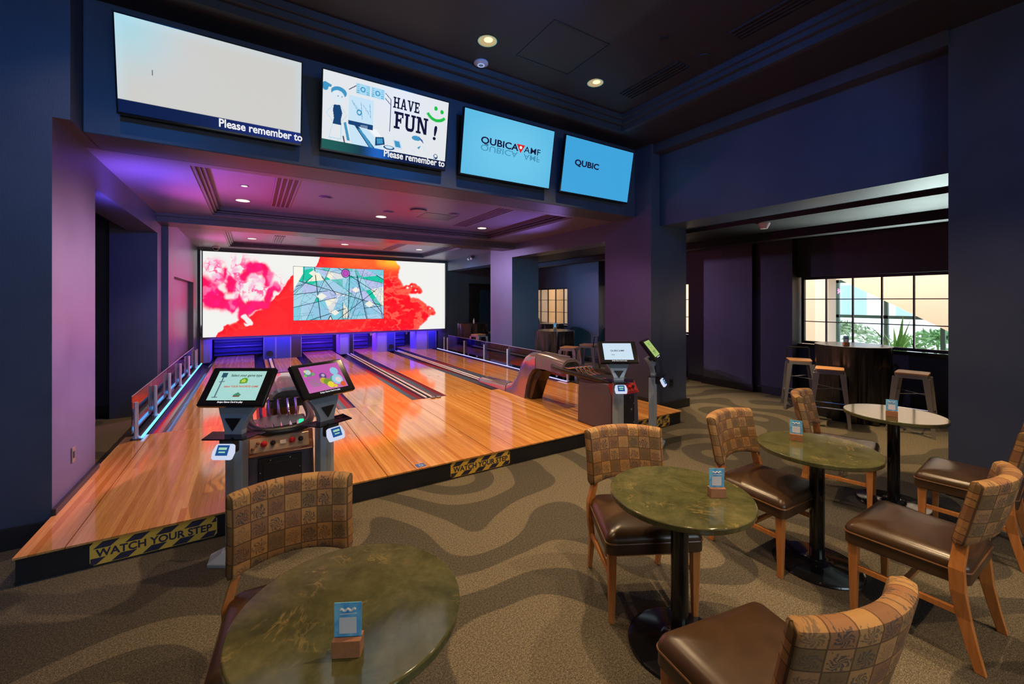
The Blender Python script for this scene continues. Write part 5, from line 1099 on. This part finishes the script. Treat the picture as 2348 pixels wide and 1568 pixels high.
# things on the high tables
def block(loc, rz, lb): return dup(k0, loc, rz, lb, 'card holders on the high tables')
block((7.05, 2.46, 1.0402), R(-40), 'small dark card holder on the high table before the near window')
block((5.72, 7.35, 1.0302), R(-10), 'blue card holder on the high table beside the glass rail')
def bottle(loc, lb, mt):
    t = tag(MB().lathe([(0.022, 0), (0.024, 0.01), (0.024, 0.08), (0.010, 0.11), (0.010, 0.14), (0.008, 0.142)], 16).build('bottle', mt, smooth=True, loc=loc), lb, 'bottle')
bottle((5.60, 11.1, 1.0002), 'small white bottle on the farthest high table', pm('bottle_white', (0.8, 0.8, 0.85), 0.2))
bottle((6.9, 9.6, 1.0402), 'small dark bottle on the table below the far window', pm('bottle_dark', (0.08, 0.05, 0.04), 0.2))

# spiky plant behind the near window
t = thing('snake_plant', 'tall spiky green plant in a pot behind the near window', 'plant', (9.0, 2.46, 0))
MB().lathe([(0.15, 0), (0.19, 0.05), (0.22, 0.72), (0.20, 0.74), (0.19, 0.70), (0.02, 0.69)], 24).build('pot', M_LWHITE, t, smooth=True)
g = NG('snake_leaf'); v = g.obj(); M_SNAKE = g.out(g.mix(g.noise(g.mapv(v, (6, 6, 30)), 2.0, 3), (0.02, 0.10, 0.02), (0.12, 0.36, 0.06)), 0.4)
rnd = random.Random(5)
for k in range(11):
    a = rnd.uniform(0, 6.28); L = rnd.uniform(0.42, 0.78); ln_ = rnd.uniform(0.05, 0.30); r0 = rnd.uniform(0.02, 0.12); w_ = rnd.uniform(0.028, 0.040); ax = Vector((math.cos(a), math.sin(a), 0)); sd = Vector((-math.sin(a + 0.6), math.cos(a + 0.6), 0)); rg = []
    for j in range(9):
        q = j / 8; c = ax * (r0 + ln_ * q * q) + Vector((0, 0, 0.69 + L * q)); hw = w_ * (1 - q ** 2.2) + 0.001; tt = 0.005 * (1 - q) + 0.001
        rg.append([tuple(c - sd * hw), tuple(c - ax * tt), tuple(c + sd * hw), tuple(c + ax * tt)])
    MB().rings(rg).build('leaf', M_SNAKE, t, smooth=True)

# ------------------------------------------------------------------ ceiling fixtures
M_CANG = emi('can_glow', (1.0, 0.72, 0.42), 1.6); M_CANL = emi('lane_can_glow', (1.0, 0.80, 0.62), 2.0); M_REFL = pm('can_reflector', (0.95, 0.75, 0.45), 0.16, 1.0)
def can(x, y, z, r, lb, big):
    t = thing('recessed_downlight', lb, 'ceiling light', (x, y, z), 0, 'recessed ceiling downlights')
    if big:
        MB().rings([[(q * math.cos(a), q * math.sin(a), h) for a in np.linspace(0, 2 * PI, 32, endpoint=False)] for q, h in ((r + 0.008, -0.006), (r, -0.006), (r, -0.001), (r + 0.008, -0.001))], caps=False).build('trim_ring', M_REFL, t)
        MB().cyl((0, 0, -0.003), (0, 0, -0.001), r, n=32).build('reflector', pm('can_amber', (0.3, 0.2, 0.1), 0.2, 0.8, emit=(0.62, 0.40, 0.16), estr=0.75), t)
        MB().cyl((0, -0.02, -0.005), (0, -0.02, -0.003), r * 0.5, n=24).build('lamp_glow', M_CANG, t)
    else:
        MB().rings([[(q * math.cos(a), q * math.sin(a), h) for a in np.linspace(0, 2 * PI, 32, endpoint=False)] for q, h in ((r + 0.012, -0.006), (r, -0.006), (r, -0.001), (r + 0.012, -0.001))], caps=False).build('trim_ring', M_CEILL, t)
        MB().cyl((0, 0, -0.004), (0, 0, -0.001), r, n=32).build('lamp_glow', M_CANL, t)
can(1.91, 3.50, CZ, 0.085, 'larger glowing recessed downlight in the dark main ceiling', True)
can(3.32, 3.52, CZ, 0.085, 'smaller looking recessed downlight in the dark main ceiling, right of the round sensor', True)
for (x, y, z, lb) in [(-0.11, 6.95, 3.07, 'left downlight in the front lane ceiling tray'), (1.83, 7.06, 3.07, 'middle downlight in the front lane ceiling tray'), (3.77, 7.13, 3.07, 'right downlight in the front lane ceiling tray'),
                      (0.0, 10.93, 3.05, 'left downlight in the rear lane ceiling tray'), (1.93, 10.83, 3.05, 'middle downlight in the rear lane ceiling tray'), (3.83, 10.87, 3.05, 'right downlight in the rear lane ceiling tray')]:
    can(x, y, z, 0.085, lb, False)
can(-0.08, 6.06, 3.07, 0.035, 'tiny pink lit downlight above the left downlight of the front tray', False)
t = thing('ceiling_sensor', 'round white sensor below the larger downlight of the main ceiling', 'sensor', (2.03, 3.86, CZ))
MB().lathe([(0.075, 0.0), (0.075, -0.012), (0.055, -0.02), (0.03, -0.028), (0.01, -0.028)], 32).build('cover', pm('sensor_white', (0.5, 0.48, 0.6), 0.4, emit=(0.3, 0.3, 0.55), estr=0.0), t, smooth=True)
MB().lathe([(0.036, -0.022), (0.038, -0.030), (0.026, -0.031), (0.025, -0.022)], 24).build('ring', emi('sensor_ring', (0.35, 0.5, 0.9), 0.9), t, smooth=True)
for (x, y, lb) in [(0.85, 6.15, 'round flush ceiling speaker left of the middle downlight'), (1.83, 6.62, 'round flush ceiling disc just above the middle downlight'), (2.78, 6.22, 'round flush ceiling disc right of the access hatch')]:
    tag(MB().cyl((x, y, 3.06), (x, y, 3.07), 0.085, n=32).cyl((x, y, 3.052), (x, y, 3.06), 0.065, n=32).build('ceiling_speaker', M_CEILL, smooth=True), lb, 'speaker', 'flush discs of the front lane ceiling')
tag(MB().cyl((2.19, 6.24, 3.05), (2.19, 6.24, 3.07), 0.125, n=32).build('ceiling_grille', M_BEAM, smooth=True), 'larger dark round grille beside the ceiling access hatch', 'grille')
def frame_xy(x0, x1, y0, y1, z, w_, h): return MB().box(x0, x1, y0, y0 + w_, z - h, z).box(x0, x1, y1 - w_, y1, z - h, z).box(x0, x0 + w_, y0 + w_, y1 - w_, z - h, z).box(x1 - w_, x1, y0 + w_, y1 - w_, z - h, z)
tag(frame_xy(2.35, 2.9, 6.33, 6.79, 3.07, 0.012, 0.004).box(2.362, 2.888, 6.342, 6.778, 3.067, 3.07).build('access_hatch', M_BEAM), 'square access hatch outline in the front lane ceiling', 'hatch')
tag(frame_xy(2.27, 2.95, 2.92, 3.56, CZ, 0.012, 0.005).build('access_hatch', M_BLK), 'dark access hatch outline in the main ceiling between the downlights', 'hatch')
tag(frame_xy(1.2, 1.75, 10.1, 10.75, 3.05, 0.012, 0.004).box(1.212, 1.738, 10.112, 10.738, 3.046, 3.05).build('access_hatch', M_BEAM), 'grey hatch panel in the rear lane ceiling', 'hatch')
def vent(x0, x1, y0, y1, z, lb, n=4):
    t = thing('linear_vent', lb, 'vent', ((x0 + x1) / 2, (y0 + y1) / 2, z), 0, 'linear slot vents'); cx, cy = (x0 + x1) / 2, (y0 + y1) / 2
    MB().box(x0 - cx, x1 - cx, y0 - cy, y1 - cy, -0.002, 0.0).build('slot_bed', M_BLK, t)
    for k in range(n + 1):
        a = x0 - cx + (x1 - x0) * k / n; MB().box(a - 0.008, a + 0.008, y0 - cy, y1 - cy, -0.014, -0.002).build('slot_bar', M_CEILL if z < 4 else M_CEIL, t)
vent(0.24, 0.47, 5.35, 7.12, 3.07, 'linear slot vent right of the left downlight, magenta lit'); vent(3.2, 3.42, 5.37, 7.15, 3.07, 'linear slot vent left of the right downlight in the front tray')
vent(0.42, 0.60, 10.15, 11.35, 3.05, 'left linear slot vent of the rear lane tray'); vent(3.0, 3.2, 9.9, 11.4, 3.05, 'right linear slot vent of the rear lane tray')
vent(3.75, 3.95, 2.75, 3.55, CZ, 'short dark slot vent in the main ceiling near the right cornice'); vent(3.75, 3.95, 0.6, 2.2, CZ, 'long dark slot vent in the main ceiling along the right cornice')
tag(MB().cyl((3.31, 2.58, CZ - 0.01), (3.31, 2.58, CZ), 0.035, n=20).build('ceiling_plug', M_BLK, smooth=True), 'tiny black disc in the dark main ceiling', 'sensor')
tag(MB().cyl((3.91, 2.58, CZ - 0.012), (3.91, 2.58, CZ), 0.08, n=28).build('ceiling_disc', M_CEIL, smooth=True), 'dark round cover in the main ceiling between the slot vents', 'sensor')
t = thing('security_camera', 'small dome camera under the lane ceiling left of the video wall', 'camera', (-0.72, 12.05, 2.94))
MB().cyl((0, 0, -0.035), (0, 0, 0.0), 0.075, 0.08, 24).build('housing', pm('camera_white', (0.6, 0.6, 0.62), 0.3), t, smooth=True); MB().lathe([(0.055, -0.035), (0.053, -0.06), (0.035, -0.085), (0.005, -0.095)], 24).build('dome', M_BLKG, t, smooth=True)
t = thing('emergency_light', 'twin headed emergency light on the right header near the video wall', 'light fixture', (5.24, 10.6, 2.88))
MB().box(-0.03, 0.07, -0.10, 0.10, -0.01, 0.04).build('housing', M_BEAM, t); MB().sphere((-0.02, -0.09, -0.03), 0.035, 8).build('lamp_head', M_LWHITE, t, smooth=True); MB().sphere((-0.02, 0.09, -0.03), 0.035, 8).build('lamp_head', M_LWHITE, t, smooth=True)
tag(MB().lathe([(0.075, 0), (0.072, -0.02), (0.05, -0.06), (0.045, -0.075), (0.01, -0.078)], 28).build('smoke_detector', pm('detector_pink', (0.62, 0.42, 0.42), 0.5), smooth=True, loc=(5.98, 3.02, 2.73)), 'white smoke detector hanging behind the right header', 'smoke detector')
t = thing('wall_switch', 'narrow metal switch plate on the left column', 'switch', (-1.18, 4.54, 0.47))
MB().box(0.0, 0.008, -0.035, 0.035, -0.06, 0.06).build('plate', M_STEEL, t, bevel=0.002); MB().box(0.008, 0.011, -0.012, 0.012, -0.025, 0.025).build('switch_key', M_BLK, t)
t = thing('power_outlet', 'black outlet plate low on the right pier', 'outlet', (5.48, 4.14, 0.40))
MB().box(-0.04, 0.04, -0.008, 0.0, -0.06, 0.06).build('plate', M_BLK, t, bevel=0.002); MB().box(-0.018, 0.018, -0.010, -0.008, 0.01, 0.035).box(-0.018, 0.018, -0.010, -0.008, -0.035, -0.01).build('socket', M_BLKG, t)
